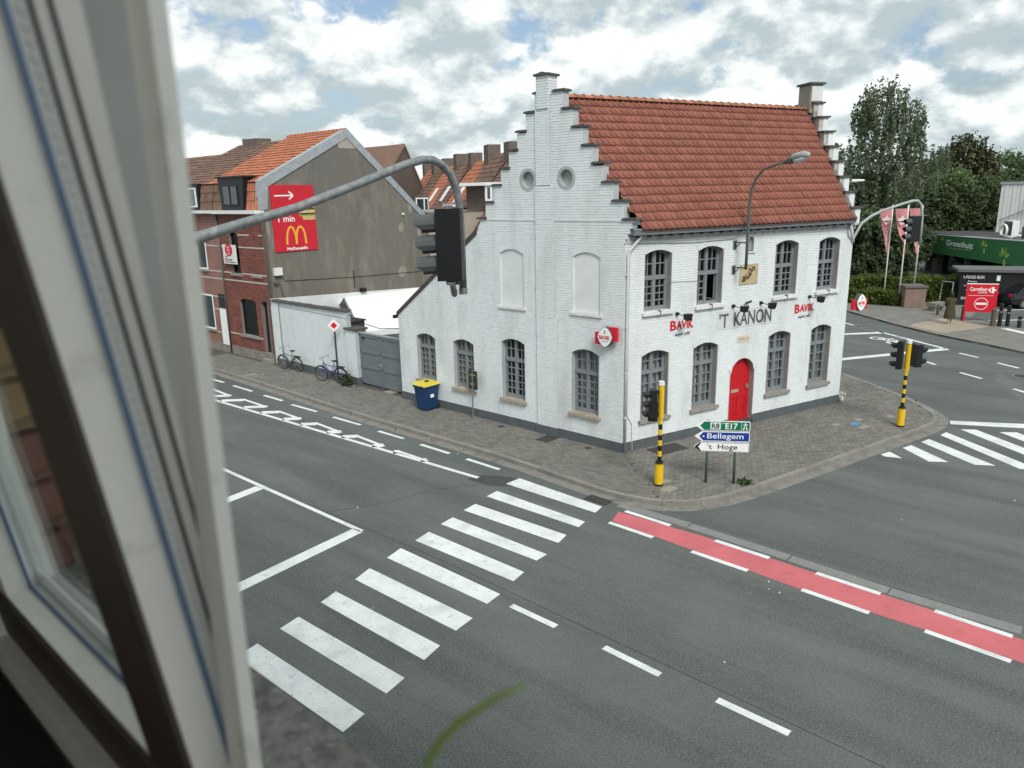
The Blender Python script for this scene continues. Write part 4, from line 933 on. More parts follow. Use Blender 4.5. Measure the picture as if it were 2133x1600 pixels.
b = MB(H1); b.prism([(4.5, 10.27), (5.04, 10.54), (5.55, 10.1), (5.5, 10.05), (4.55, 10.05)], 0, .02); b.build('apex_patch', BEIGE, house)
b = MB(H1); b.prism([(.05, 0), (10.6, 0), (9.6, 2.75), (.05, 3.2)], 0, .012); b.build('white_painted_base', WSMOOTH, house)
PALE = mat('pale_cement_patch', (.30, .29, .25), .9, .15, 9)
for (u, z, rr, hh) in ((8.2, 6.1, .2, .3), (9.45, 6.1, .18, .7), (8.1, 3.75, .33, .3), (.32, 6.5, .12, .5), (8.9, 7.2, .15, .4)):
    b = MB(H1); b.prism([(u + rr * math.cos(a) * random.uniform(.7, 1.1), z + hh * math.sin(a) * random.uniform(.7, 1.1)) for a in [2 * math.pi * k / 10 for k in range(10)]], 0, .004); b.build('cement_patch', PALE, sidew)
b = MB(H1); b.box(8.3, 8.4, 0, .1, 6.75, 6.85); b.build('wall_light', SWHITE, house)
b = MB(H1); b.box(.35, .75, 0, .18, 4.25, 4.6); b.build('wall_box', WPLAST, house); b = MB(H1); b.box(.3, .5, 0, .12, 3.85, 3.95); b.tube([(.6, .03, 3.9), (.75, .03, 3.3), (.8, .03, 3.2)], .03, 6); b.build('wall_bracket', DGREY, house)
b = MB(H1); b.tube([(.9, .02, 3.95), (5.0, .02, 3.75), (9.4, .02, 3.65)], .012, 4); b.tube([(4.9, .02, 4.1), (4.9, .02, 3.2)], .02, 4); b.box(5.2, 5.5, 0, .2, 2.95, 3.15); b.build('wall_cable', BLACK, house)
b = MB(H1); b.tube([(9.95, .05, 6.7), (9.9, .05, 5.9), (10.15, .05, 5.3), (10.5, .05, 3.5)], .02, 5); b.build('wall_cable', DGREY, house)
# street front of the house: brick courses built, the farther house beyond takes the flat pattern
RBR = mat('red_front_brick', (.225, .072, .052), .85, .12, 1.5, island=.3, spots=[((.13, .05, .04), 2, .6, .75)]); RMO = mat('grey_brick_mortar', (.22, .19, .17), .9, .1, 5)
BANDW = mat('pale_brick_band', (.55, .52, .48), .8, .1, 4)
ops = [Op(2.30, 3.15, 4.25, 6.12, .12), Op(.42, 1.15, 4.25, 6.10, .1), Op(1.25, 2.78, 1.25, 2.98, .02), Op(.10, .80, .3, 2.98, .02)]
back = MB(S1); br = MB(S1); z = .55; r = 0
while z < 7.08:
    zm = z + .0375; cuts = sorted((o.uc - o.half(zm), o.uc + o.half(zm)) for k, o in enumerate(ops) if o.half(zm) > .05 and k != 1); iv = []; x = 0.0
    for a, c in cuts:
        if a > x: iv.append((x, a))
        x = max(x, c)
    iv.append((x, 4.0))
    for a, c in iv:
        back.box(a, c, -.25, -.006, z, z + .075); u = a - (r % 2) * .11
        while u < c:
            p, q_ = max(a, u + .005), min(c, u + .215)
            if q_ - p > .02: br.front(p, q_, -.007, random.uniform(-.002, .003), z + .006, z + .068)
            u += .22
    z += .075; r += 1
fw_ = back.build('front_wall', RMO, house); br.build('brick_courses', RBR, fw_, kind='stuff')
b = MB(S1); b.box(0, 4.0, -.25, .03, 0, .55); b.build('plinth', mat('worn_plinth', (.27, .25, .22), .9, .2, 3), house)
for z, segs in ((6.10, ((.05, .4), (1.2, 2.28), (3.2, 3.95))), (5.52, ((.0, 2.28), (3.2, 4.0))), (4.26, ((.0, 2.2), (3.25, 4.0))), (3.89, ((0, 4.0),)), (1.2, ((.85, 1.2), (2.85, 4.0)))):
    for a, c in segs: b = MB(S1); b.box(a, c, -.01, .012, z - .03, z + .03); b.build('brick_band', BANDW, house)
def hwin(o, depth, kind):
    b = MB(S1); u0, u1 = o.uc - o.hw, o.uc + o.hw; zt = o.zs + o.rise
    for (a, c, p, q_) in ((u0, u0 + .06, o.z0, zt), (u1 - .06, u1, o.z0, zt), (u0, u1, o.z0, o.z0 + .06), (u0, u1, zt - .06, zt)): b.box(a, c, -depth - .03, -depth + .02, p, q_)
    if kind == 'split': b.box(u0, u1, -depth - .03, -depth + .02, o.z0 + 1.2, o.z0 + 1.26)
    wn_ = b.build('window', BLACK, house); b = MB(S1); b.box(u0, u1, -depth - .02, -depth - .012, o.z0, zt); b.build('pane', GLASSD, wn_)
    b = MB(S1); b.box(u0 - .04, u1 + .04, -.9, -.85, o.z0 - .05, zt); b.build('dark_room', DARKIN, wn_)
    b = MB(S1); b.box(u0 - .08, u1 + .08, -depth, .08, o.z0 - .12, o.z0 - .01); b.build('sill', SILLG, wn_)
hwin(ops[0], .15, 'split'); hwin(ops[2], .15, 'plain')
b = MB(S1); b.prism([(1.3, 1.9), (2.0, 2.05), (2.1, 2.0), (1.45, 1.35), (1.55, 1.3), (2.6, 1.75), (2.6, 1.68), (1.5, 1.25), (1.35, 1.3), (1.9, 1.95), (1.3, 1.82)], -.30, -.28); b.build('window_paper', mat('pale_paper', (.4, .42, .4), .8, .1, 5), house)
b = MB(S1); b.prism(ops[1].outline(), -.20, -.028); b.build('blind_window', RBR, house); b = MB(S1); b.box(.36, 1.2, -.03, .08, 4.13, 4.24); b.build('blind_sill', SILLG, house)
b = MB(S1); b.box(.10, .80, -.28, -.22, .3, 2.35); hd_ = b.build('front_door', BLACK, house); b = MB(S1); b.box(.14, .76, -.26, -.24, 2.42, 2.95); b.build('fanlight', GLASSD, hd_); b = MB(S1); b.box(.02, .88, -.25, .2, 0, .28); b.build('door_step', SILLG, hd_)
b = MB(S1); b.box(-.02, 4.0, -.2, .30, 7.08, 7.24); b.build('cornice_gutter', WPLAST, house); b = MB(S1); b.tube([(4.05, .06, 7.1), (4.05, .06, .15)], .045, 8); b.build('downpipe', DGREY, house, smooth=True)
# mansard: lower steep slope, upper slope; tiles as real courses joined
def tile_field(fr, w0, w1, length, m_, parent, name, tw=.22, th=.32, shear=0):
    b = MB(fr); rows = max(1, int(length / th)); th = length / rows
    for r in range(rows):
        u = w0
        while u < w1 - .01:
            e = random.uniform(-.004, .004); cw = min(tw, w1 - u)
            vs = []
            for k in range(5): t = k / 4; h = .03 * math.sin(math.pi * t); vs += [(u + cw * t, r * th, h + .03 + e), (u + cw * t, (r + 1) * th + .02, h + e)]
            b.add(vs, [(2 * k, 2 * k + 2, 2 * k + 3, 2 * k + 1) for k in range(4)] ); u += tw
    u_ = MB(fr); u_.add([(w0, 0, -.012), (w1, 0, -.012), (w1, length, -.012), (w0, length, -.012)], [(0, 1, 2, 3)]); u_.build('roof_underlay', DARKIN, parent)
    return b.build(name, m_, parent, smooth=False, kind='stuff')
def slope(fr, p0, p1):  # frame on a slope: u along the street, v up the slope
    a, c = fr(0, -p0[0], p0[1]), fr(0, -p1[0], p1[1]); d = c - a; L_ = d.length; v = d.normalized(); return Fr(a, fr.u, v, fr.u.cross(v) if fr.u.cross(v).z > 0 else -fr.u.cross(v)), L_
f1, l1 = slope(S1, (-.02, 7.24), (.18, 8.5)); tile_field(f1, .05, 1.15, l1, TILEO, house, 'mansard_tiles'); tile_field(f1, 3.3, 4.35, l1, TILEB, house, 'mansard_tiles')
f2, l2 = slope(S1, (.12, 8.47), (5.05, 10.92)); tile_field(f2, .02, 5.0, l2, TILEO, house, 'roof_tiles')
f3, l3 = slope(S1, (10.0, 6.75), (5.05, 10.92)); tile_field(f3, .02, 5.0, l3, TILEO, house, 'roof_tiles')
for k in range(15):
    b = MB(Fr(S1(k * .34, -5.05, 10.9), S1.u, S1.v)); b.tube([(0, 0, 0), (.36, 0, .0)], [.13, .11], 8); b.build('ridge_tile', TILEO, house, smooth=True)
b = MB(S1); b.prism([(1.25, 7.26), (3.25, 7.26), (3.42, 8.72), (1.05, 8.72)], -1.0, .10); dm = b.build('dormer', BLACK, house)
b = MB(S1); b.box(1.62, 3.0, .10, .13, 7.45, 8.4); b.box(2.27, 2.35, .13, .16, 7.45, 8.4); b.build('dormer_frame', BLACK, dm); b = MB(S1); b.box(1.68, 2.24, .131, .135, 7.52, 8.33); b.box(2.38, 2.94, .131, .135, 7.52, 8.33); b.build('pane', GLASSD, dm)
b = MB(S1); b.box(.95, 3.5, -1.2, .2, 8.72, 8.80); b.build('dormer_roof', BLACK, dm)
b = MB(H1); b.prism([(.15, 0), (10.4, 0), (10.4, 3), (9.7, 6.6), (5.05, 10.75), (.25, 8.3), (.25, 7.1)], -4.0, -.26); b.build('house_core', DARKIN, house)
# billboard
bb = thing('billboard', 'red restaurant billboard with burger and arrow on the rendered side wall', 'billboard', FH(1.7, .03, 6.8)); G = Fr(FH.o - Vector(bb.location), FH.u, FH.v)
b = MB(G); b.box(.58, 2.88, .0, .05, 5.30, 8.33); b.build('board', RED, bb)
MR = mat('board_face_red', (.56, .018, .035), .5, .05, 2); b = MB(G); b.box(.60, 2.86, .05, .054, 5.32, 8.31); b.build('board_face', MR, bb)
def gl(u0, z0, u1, z1, w_): d = Vector((u1 - u0, z1 - z0, 0)).normalized(); n_ = Vector((-d.y, d.x, 0)) * w_ / 2; return [(u0 - n_.x, z0 - n_.y), (u1 - n_.x, z1 - n_.y), (u1 + n_.x, z1 + n_.y), (u0 + n_.x, z0 + n_.y)]
b = MB(G)
for k, s_ in enumerate((gl(.76, 7.86, 1.70, 7.86, .06), gl(1.52, 8.04, 1.74, 7.87, .065), gl(1.52, 7.69, 1.74, 7.85, .065))): b.prism(s_, .055 + k * .001, .06 + k * .001)
b.build('arrow', SWHITE, bb); text('board_lettering', '1 min', G, .85, 1.72, 6.67, 6.96, .056, SWHITE, bb, bold=.012); text('board_lettering', "McDonald's", G, 1.18, 2.3, 5.36, 5.50, .056, SWHITE, bb, bold=.03)
b = MB(G); b.box(1.35, 1.62, .055, .07, 6.98, 7.22); b.build('board_badge', mat('grey_badge', (.2, .22, .2), .6, .1, 9), bb)
ar = MB(G)
for cx0, sg in ((1.47, 0), (1.98, 1)):
    n = 18; o_, i_ = [], []
    for k in range(n + 1):
        t = math.pi * k / n; f_ = lambda hw, hh, z0: (cx0 - hw * math.cos(t) * (1 if abs(math.cos(t)) < 1 else 1), z0 + hh * math.sin(t) ** .85)
        o_.append(f_(.31, .86, 5.62)); i_.append(f_(.20, .76, 5.62))
    vs = [(u, .057 + .0015 * sg, z) for u, z in o_] + [(u, .057 + .0015 * sg, z) for u, z in i_]; ar.add(vs, [(k, k + 1, n + 2 + k, n + 1 + k) for k in range(n)])
ar.build('arches', SYEL, bb)
BUN = mat('bun_tan', (.62, .42, .20), .6, .1, 6); 
for z0, z1, m_, ul in ((6.72, 6.92, BUN, 2.2), (6.90, 6.98, mat('lettuce', (.35, .45, .1), .6, .3, 20), 2.02), (6.97, 7.06, mat('patty', (.08, .035, .02), .7, .2, 12), 2.08), (7.05, 7.16, mat('bun_mid', (.66, .52, .28), .6, .1, 6), 2.0), (7.15, 7.22, MATS['lettuce'], 2.02), (7.21, 7.29, MATS['patty'], 2.08), (7.28, 7.52, BUN, 2.12)):
    b = MB(G); b.prism([(ul, z0), (2.86, z0), (2.86, z1), (ul + (.16 if m_ is BUN and z0 > 7 else -.04), z1), (ul - .05, (z0 + z1) / 2)], .055, .058 + z0 * .0006); b.build('burger_layer', m_, bb)
# for-sale board
fs_ = thing('for_sale_board', 'white and red for sale board fixed to the red brick front', 'sign', FS(2.95, .1, 5.15)); G2 = Fr(FS.o - Vector(fs_.location), FS.u, FS.v)
b = MB(G2); b.box(2.36, 3.62, .1, .13, 4.70, 5.62); b.build('board', WPLAST, fs_); b = MB(G2); b.prism([(3.05 + .36 * math.cos(a), 5.36 + .30 * math.sin(a)) for a in [2 * math.pi * k / 24 for k in range(24)]], .13, .135); b.build('red_disc', RED, fs_)
for s_, z in (('DE', 5.5), ('NIE', 5.36), ('LE', 5.2)): text('disc_lettering', s_, G2, 3.2, 2.92, z - .05, z + .04, .136, SWHITE, fs_)
text('board_lettering', 'TE', G2, 3.5, 3.2, 4.98, 5.08, .132, mat('maroon_letter', (.2, .01, .03), .5, .05, 5), fs_, bold=.03); text('board_lettering', 'KOOP', G2, 3.5, 2.75, 4.84, 4.95, .132, MATS['maroon_letter'], fs_, bold=.03); b = MB(G2); b.box(2.5, 3.5, .13, .133, 4.76, 4.80); b.build('small_print', MATS['maroon_letter'], fs_)
# ---- neighbouring terraced house on the left
h2 = thing('terraced_house', 'brown roofed brick terraced house left of the billboard house', 'house', FS(4.1, 0, 0)); o2 = Vector(h2.location); S2 = Fr(FS.o - o2, FS.u, FS.v)
BR2 = brick_mat('far_red_brick', (.26, .085, .055), (.20, .065, .045), (.30, .25, .21), axdir=(DA.x, DA.y))
b = MB(S2); b.box(4.02, 10.2, -10, 0, .5, 7.1); b.build('front_wall', BR2, h2); b = MB(S2); b.box(4.02, 10.2, -.2, .03, 0, .5); b.build('plinth', MATS['worn_plinth'], h2)
for z in (6.1, 5.52, 4.26, 3.89, 2.95, 2.3, 1.1): b = MB(S2); b.box(4.15, 10.2, 0, .012, z - .03, z + .03); b.build('brick_band', BANDW, h2)
b = MB(S2); b.box(4.25, 4.9, -.05, .02, .45, 2.35); d2 = b.build('front_door', SWHITE, h2); b = MB(S2); b.box(4.25, 4.9, -.02, .015, 2.42, 3.1); b.build('fanlight', GLASSD, d2); b = MB(S2); b.box(4.12, 5.05, .012, .03, .4, 3.2); 
for u0, z0, u1, z1 in ((5.5, 1.2, 6.9, 3.0), (5.6, 4.3, 6.6, 6.0), (8.0, 1.2, 9.4, 3.0), (8.0, 4.3, 9.2, 6.0)):
    b = MB(S2); b.box(u0, u1, .0, .02, z0, z1); wv = b.build('window', SWHITE, h2); b = MB(S2); b.box(u0 + .08, u1 - .08, .02, .024, z0 + .08, z1 - .08); b.build('pane', GLASSD, wv); b = MB(S2); b.box(u0 - .05, u1 + .05, 0, .1, z0 - .1, z0); b.build('sill', SILLG, wv)
b = MB(S2); b.box(4.02, 10.2, -.2, .30, 7.1, 7.24); b.build('cornice_gutter', WPLAST, h2)
f1, l1 = slope(S2, (-.02, 7.24), (.18, 8.5)); tile_field(f1, 4.4, 10.2, l1, TILEB, h2, 'mansard_tiles')
f2, l2 = slope(S2, (.12, 8.47), (5.0, 10.75)); tile_field(f2, 5.02, 10.2, l2, TILEB, h2, 'roof_tiles'); f3, l3 = slope(S2, (9.8, 6.9), (5.0, 10.75)); tile_field(f3, 5.02, 10.2, l3, TILEB, h2, 'roof_tiles')
b = MB(S2); b.prism([(5.02, 7.2), (10.2, 7.2), (10.2, 8.4), (5.02, 8.4)], -9.6, -.25); b.build('attic_core', DARKIN, h2)
b = MB(S2); b.box(5.6, 6.9, -.9, .1, 7.3, 8.55); dz_ = b.build('dormer', BLACK, h2); b = MB(S2); b.box(5.75, 6.55, .1, .15, 7.4, 8.35); b.build('dormer_frame', SWHITE, dz_); b = MB(S2); b.box(5.82, 6.48, .15, .155, 7.48, 8.28); b.build('pane', GLASSD, dz_)
b = MB(S2); b.box(7.6, 9.0, -5.5, -4.6, 10.2, 11.0); b.build('chimney', CHIMB, h2); b = MB(S2); b.tube([(9.6, -5, 10.6), (9.6, -5, 11.1)], .14, 8); b.build('flue', STEEL, h2)
h3 = thing('end_terrace_house', 'brown roofed house at the far left, partly behind the window frame', 'house', FS(10.4, 0, 0)); o3 = Vector(h3.location); S3 = Fr(FS.o - o3, FS.u, FS.v)
b = MB(S3); b.box(10.22, 22, -9.5, .02, 0, 6.9); b.build('front_wall', BR2, h3); f2, l2 = slope(S3, (-.05, 6.9), (4.6, 10.3)); tile_field(f2, 10.25, 22, l2, TILEB, h3, 'roof_tiles'); f3, l3 = slope(S3, (9.3, 6.9), (4.6, 10.3)); tile_field(f3, 10.25, 22, l3, TILEB, h3, 'roof_tiles')
for u0, z0, u1, z1 in ((12, 1.2, 13.2, 3.0), (12, 4.2, 13.1, 6.0), (16, 1.2, 17.2, 3.0)):
    b = MB(S3); b.box(u0, u1, .02, .04, z0, z1); wv = b.build('window', SWHITE, h3); b = MB(S3); b.box(u0 + .08, u1 - .08, .04, .044, z0 + .08, z1 - .08); b.build('pane', GLASSD, wv)

# ================================================================== HOUSES BEHIND
be = thing('rendered_annex', 'plain beige rendered annex wall between billboard house and pub', 'building', (5.3, 22.6, 0)); bf = Fr((0, 0, 0), EA, -DA)
b = MB(bf); b.box(-1.6, 7, -5, 0, 0, 6.78); b.build('wall', BEIGE, be); b = MB(bf); b.box(-1.7, 7.1, -5.1, .05, 6.78, 6.86); b.build('parapet', SILLG, be)
b = MB(bf); b.box(1.6, 2.2, -1.2, -.8, 6.86, 7.0); b.build('roof_vent', BLACK, be)
dRr = Vector((.24, .97, 0)).normalized(); nR = Vector((-.97, .24, 0)).normalized()  # row of houses running away
N0 = Vector((9.9, 20.5, 0))
cols = [(TILEB, .0), (TILEB, .15), (TILEO, -.1), (TILEB, .1), (TILEO, 0), (TILEB, .1), (TILEO, .05)]
labs = ['brown roofed row house end hidden mostly behind the stepped gable', 'dark brown roofed row house next to the stepped gable shoulder', 'orange roofed row house behind the stepped gable', 'brown roofed row house in the middle of the rear row', 'second orange roofed row house of the rear row', 'brown roofed row house farther along the rear row', 'farthest orange roofed house of the rear row']
BRK = brick_mat('rear_dark_brick', (.11, .075, .06), (.085, .06, .05), (.12, .10, .09), axdir=(nR.x, nR.y))
for k in range(7):
    hh = thing('row_house', labs[k], 'house', N0 + dRr * (k * 5.2), 0, 'row of houses behind the pub'); g = Fr((0, 0, 0), dRr, nR)
    zr = 10.1 + cols[k][1]; b = MB(g); b.prism([(0, 0), (5.19, 0), (5.19, 5.3), (0, 5.3)], -3.2, 3.4); b.build('wall', BRK, hh)
    gb = MB(Fr((0, 0, 0), nR, dRr)); gb.prism([(-3.6, 5.2), (3.6, 5.2), (0, zr)], .0, .24); gb.prism([(-3.6, 5.2), (3.6, 5.2), (0, zr)], 4.95, 5.19); gb.build('party_wall', BRK, hh)
    for p0 in ((-3.7, 5.2), (3.7, 5.2)):
        f_, l_ = slope(g, p0, (0, zr + .05)); tile_field(f_, .02, 5.18, l_, cols[k][0], hh, 'roof_tiles', tw=.26, th=.36)
    b = MB(g); b.box(4.3, 5.5, -.45, .45, zr - .6, zr + .75); b.build('chimney', CHIMB, hh)
    if k in (1, 2, 3, 4):
        f_, l_ = slope(g, (3.7, 5.2), (0, zr + .05)); f_, l_ = slope(g, (-3.7, 5.2), (0, zr + .05)); b = MB(f_); b.box(2.0, 2.8, l_ * .40, l_ * .62, .05, .12); b.build('skylight', SWHITE, hh)
bh = thing('gabled_house', 'dark brick house with a tall blank gable left of the rear roofs', 'house', (13.6, 50.5, 0)); g = Fr((0, 0, 0), EA, -DA)
b = MB(g); b.prism([(-3.4, 0), (3.2, 0), (3.2, 7.0), (.6, 12.2), (-3.4, 7.4)], -6, 0); b.build('gable_wall', BRK, bh)
b = MB(g); b.prism([(-3.6, 7.3), (-3.4, 7.2), (.6, 12.15), (3.2, 7.0), (3.4, 7.1), (.6, 12.4)], -6.1, .1); b.build('roof', TILEB, bh)
wd_ = thing('white_dormer', 'white framed rear dormer window left of the overhead signal', 'window', (6.35, 29.0, 0)); g = Fr((0, 0, 0), EA, -DA)
b = MB(g); b.box(-.62, .62, -2, 0, 5.5, 7.7); b.build('wall', BRK, wd_); b = MB(g); b.box(-.52, .52, 0, .06, 6.6, 7.6); b.build('frame', SWHITE, wd_)
b = MB(g); b.box(-.45, .1, .06, .065, 6.65, 7.52); b.build('pane', GLASSD, wd_); b = MB(g); b.box(.2, .45, .06, .065, 6.65, 7.52); b.build('pane', GLASSD, wd_)
dw = thing('gable_side_dormer', 'small white dormer just left of the stepped gable', 'window', (2.78, 13.5, 0)); g = Fr((0, 0, 0), EA, -DA)
b = MB(g); b.box(.3, .9, -1.5, -.02, 7.0, 8.1); b.build('wall', BRK, dw); b = MB(g); b.box(0, .42, -.02, .05, 7.42, 8.1); b.build('frame', SWHITE, dw); b = MB(g); b.box(.08, .26, .05, .055, 7.52, 8.02); b.build('pane', GLASSD, dw); b = MB(g); b.box(-.13, .95, -1.5, .12, 8.1, 8.24); b.build('dormer_roof', SWHITE, dw)

# ================================================================== TRAFFIC SIGNALS
def visor(g, b, u, v, z, r=.12, L_=.26):   # tunnel visor pointing along +v
    n = 10; vs = []
    for k in range(n + 1):
        a = R(-62) + (math.pi + R(124)) * k / n
        for rr in (r, r - .012):
            vs += [(u + rr * math.cos(a), v, z + rr * math.sin(a)), (u + rr * .94 * math.cos(a), v + L_ * (1.0 if 1 < k < n - 1 else .7), z + rr * .94 * math.sin(a) - .02)]
    fs = []
    for k in range(n):
        i = 4 * k; fs += [(i, i + 1, i + 5, i + 4), (i + 2, i + 6, i + 7, i + 3), (i + 1, i + 3, i + 7, i + 5)]
    b.add(vs, fs)
LENS = mat('unlit_signal_lens', (.03, .03, .03), .2, .1, 9, spec=.6)
def head(t, g, z0, n=3, pitch=.33, w_=.34, dp=.18, r=.115, vm=None, board=0, vl=.24):
    h = pitch * n; b = MB(g); b.box(-w_ / 2, w_ / 2, 0, dp, z0, z0 + h); hd_ = b.build('signal_head', BLACK, t)
    if board: b = MB(g); b.box(-w_ / 2 - board, w_ / 2 + board, dp * .45, dp * .5, z0 - board, z0 + h + board); b.build('backing_board', BLACK, hd_)
    for k in range(n):
        z = z0 + pitch * (k + .5); b = MB(g); visor(g, b, 0, dp, z, r, vl); b.build('visor', vm or BLACK, hd_)
        b = MB(g); b.add([(r * .85 * math.cos(a), dp + .015, z + r * .85 * math.sin(a)) for a in [2 * math.pi * i / 16 for i in range(16)]], [tuple(range(16))]); b.build('lens', LENS, hd_)
    return hd_
def sig_pole(label, loc, group):
    t = thing('traffic_light', label, 'traffic light', loc, 0, group)
    b = MB(); b.cyl((0, 0, 0), .115, .62, 16); b.build('base_sleeve', YELLOW, t, smooth=False); b = MB(); b.cyl((0, 0, 0), .118, .05, 16); b.build('base_ring', BANDB, t); b = MB(); b.cyl((0, 0, .60), .118, .07, 16, .1); b.build('base_ring', BANDB, t)
    z = .67
    for k in range(8):
        b = MB(); b.cyl((0, 0, z), .055, .148, 12); b.build('black_band' if k % 2 == 0 else 'yellow_band', BANDB if k % 2 == 0 else YELLOW, t); z += .148
    b = MB(); b.box(-.045, .045, -.06, .06, z, 2.78); b.cyl((0, 0, z), .065, .9, 12); b.build('upper_post', YELLOW, t)
    b = MB(); b.cyl((0, 0, 2.75), .085, .10, 12, .075); b.build('cap', WPLAST, t)
    return t
vl_ = Vector((-.86, .51, 0)).normalized()   # to the left in the photo
t = sig_pole('yellow and black banded traffic light before the pub corner, left of the signposts', (-.76, -2.54, PZ), 'yellow and black traffic lights')
g = Fr(vl_ * .10, Vector((-vl_.y, vl_.x, 0)), vl_); b = MB(g); b.box(-.03, .03, -.1, .08, 2.55, 2.6); b.box(-.03, .03, -.1, .08, 1.95, 2.0); b.build('head_bracket', BLACK, t)
head(t, g.at(0, .02, 0), 1.86, 3, .26, .27, .16, .085, vl=.20)
g2 = Fr(Vector((-.5, -.86, 0)) * .09, Vector((-.86, .5, 0)), Vector((-.5, -.86, 0))); b = MB(Fr((0, 0, 0), vl_, Vector((-.5, -.86, 0)).normalized())); b.tube([(.22, .05, 2.02), (.22, .17, 2.02)], [.14, .14], 12); b.box(.10, .34, .0, .1, 1.80, 2.3); b.build('crossing_signal', BLACK, t)
t = sig_pole('yellow and black banded traffic light at the far end of the pub pavement', (9.07, -2.94, PZ), 'yellow and black traffic lights')
vr = Vector((.93, -.36, 0)).normalized()
g = Fr(vr * .16, Vector((-vr.y, vr.x, 0)), vr); head(t, g.at(0, .04, 0), 1.98, 2, .36, .30, .2, .1, vl=.22)
b = MB(); b.tube([(0, 0, 2.72), tuple(vr * .18 + Vector((0, 0, 2.74))), tuple(vr * .28 + Vector((0, 0, 2.55)))], .014, 6); b.build('cable', BLACK, t)
vb = Vector((-.36, .93, 0)).normalized(); g = Fr(Vector((-.14, .08, 0)), Vector((-vb.y, vb.x, 0)), vb); head(t, g.at(0, 0, 0), 1.92, 3, .30, .26, .16, .09, vl=.2)
# overhead signal close to the window
HP = Vector((-8.65, -6.09, 0)); FO = Fr(HP, EA, DA)
t = thing('overhead_signal', 'overhead traffic signal on a long curved steel arm across the left street', 'traffic light', FO(-5.4, 0, 0)); L0 = Vector(t.location); G = Fr(HP - L0, EA, DA)
arm = [(-5.4, 0, 0), (-5.4, 0, 5.5), (-5.33, 0, 6.4), (-5.1, 0, 6.82), (-4.6, 0, 7.02), (-3.57, 0, 7.29), (-3.0, 0, 7.43), (-2.19, 0, 7.60), (-1.17, 0, 7.90), (-.6, 0, 8.08), (-.33, 0, 8.16), (0, 0, 8.235), (.2, 0, 8.235), (.36, 0, 8.18), (.55, 0, 8.04), (.68, 0, 7.80), (.73, 0, 7.5), (.74, 0, 7.1), (.74, 0, 6.22)]
b = MB(G); b.tube(arm, [.09] * 3 + [.075] * 3 + [.062] * 13, 14); b.build('arm', STEEL, t, smooth=True)
fo_ = Vector((-.84, .54, 0)).normalized(); g = Fr(G(.44, -.06, 0), Vector((fo_.y, -fo_.x, 0)), fo_); b = MB(g); b.box(-.19, .19, -.19, .20, 6.42, 7.52)
for k in range(6): b.box(-.196, -.19, -.17 + .065 * k, -.15 + .065 * k, 6.44, 7.5)
sh_ = b.build('signal_head', mat('black_ribbed_housing', (.011, .013, .017), .5, .1, 5), t)
for z in (6.66, 6.98, 7.30):
    b = MB(g); visor(g, b, 0, .20, z, .150, .33); b.build('visor', MGREY, sh_); b = MB(g); b.add([(.13 * math.cos(a), .215, z + .13 * math.sin(a)) for a in [2 * math.pi * i / 18 for i in range(18)]], [tuple(range(18))]); b.build('lens', LENS, sh_)
for z in (7.54, 6.38): b = MB(g); b.box(-.2, .27, -.06, .05, z - .025, z + .025); b.tube([(.1, -.1, z), (.1, .1, z)], .05, 8); b.build('clamp', STEEL, t)
b = MB(g); b.tube([(.02, 0, 6.42), (.02, -.02, 6.26), (.10, -.02, 6.18), (.2, -.01, 6.22)], .05, 8); b.build('cable_elbow', STEEL, t, smooth=True)
b = MB(G); b.cyl((.74, 0, 6.16), .07, .1, 12); b.build('end_cap', STEEL, t)
# overhead signal in the side street
A0, U2 = Vector((13.2, 2.54, 0)), Vector((.963, -.27, 0))
t = thing('overhead_signal', 'overhead traffic signal on a pale arm in front of the red flags', 'traffic light', A0 - U2 * .3); L0 = Vector(t.location); G = Fr(A0 - L0, U2, Vector((.27, .963, 0)))
b = MB(G); b.tube([(-.02, 0, 0), (-.02, 0, 4.8), (.05, 0, 5.4), (.19, 0, 5.75), (.5, 0, 6.3), (.9, 0, 6.55), (1.34, 0, 6.73), (2.3, 0, 6.99), (2.8, 0, 7.10), (3.02, 0, 7.10), (3.2, 0, 6.95), (3.3, 0, 6.6), (3.33, 0, 6.2), (3.35, 0, 5.35)], .055, 10); b.build('arm', mat('pale_green_steel', (.36, .42, .41), .5, .1, 5), t, smooth=True)
g = Fr(G(2.98, 0, 0), U2, Vector((.27, .963, 0))); b = MB(g); b.box(-.2, .24, -.1, .1, 5.5, 6.5); sh_ = b.build('signal_head', BLACK, t)
for z in (5.7, 6.0, 6.3): b = MB(Fr(g.o, Vector((.27, .963, 0)), -U2)); visor(g, b, 0, .2, z, .12, .26); b.build('visor', MGREY, sh_)
b = MB(g); b.box(-.1, .55, -.02, .02, 6.5, 6.53); b.box(-.1, .5, -.02, .02, 5.46, 5.49); b.build('clamp', STEEL, t)

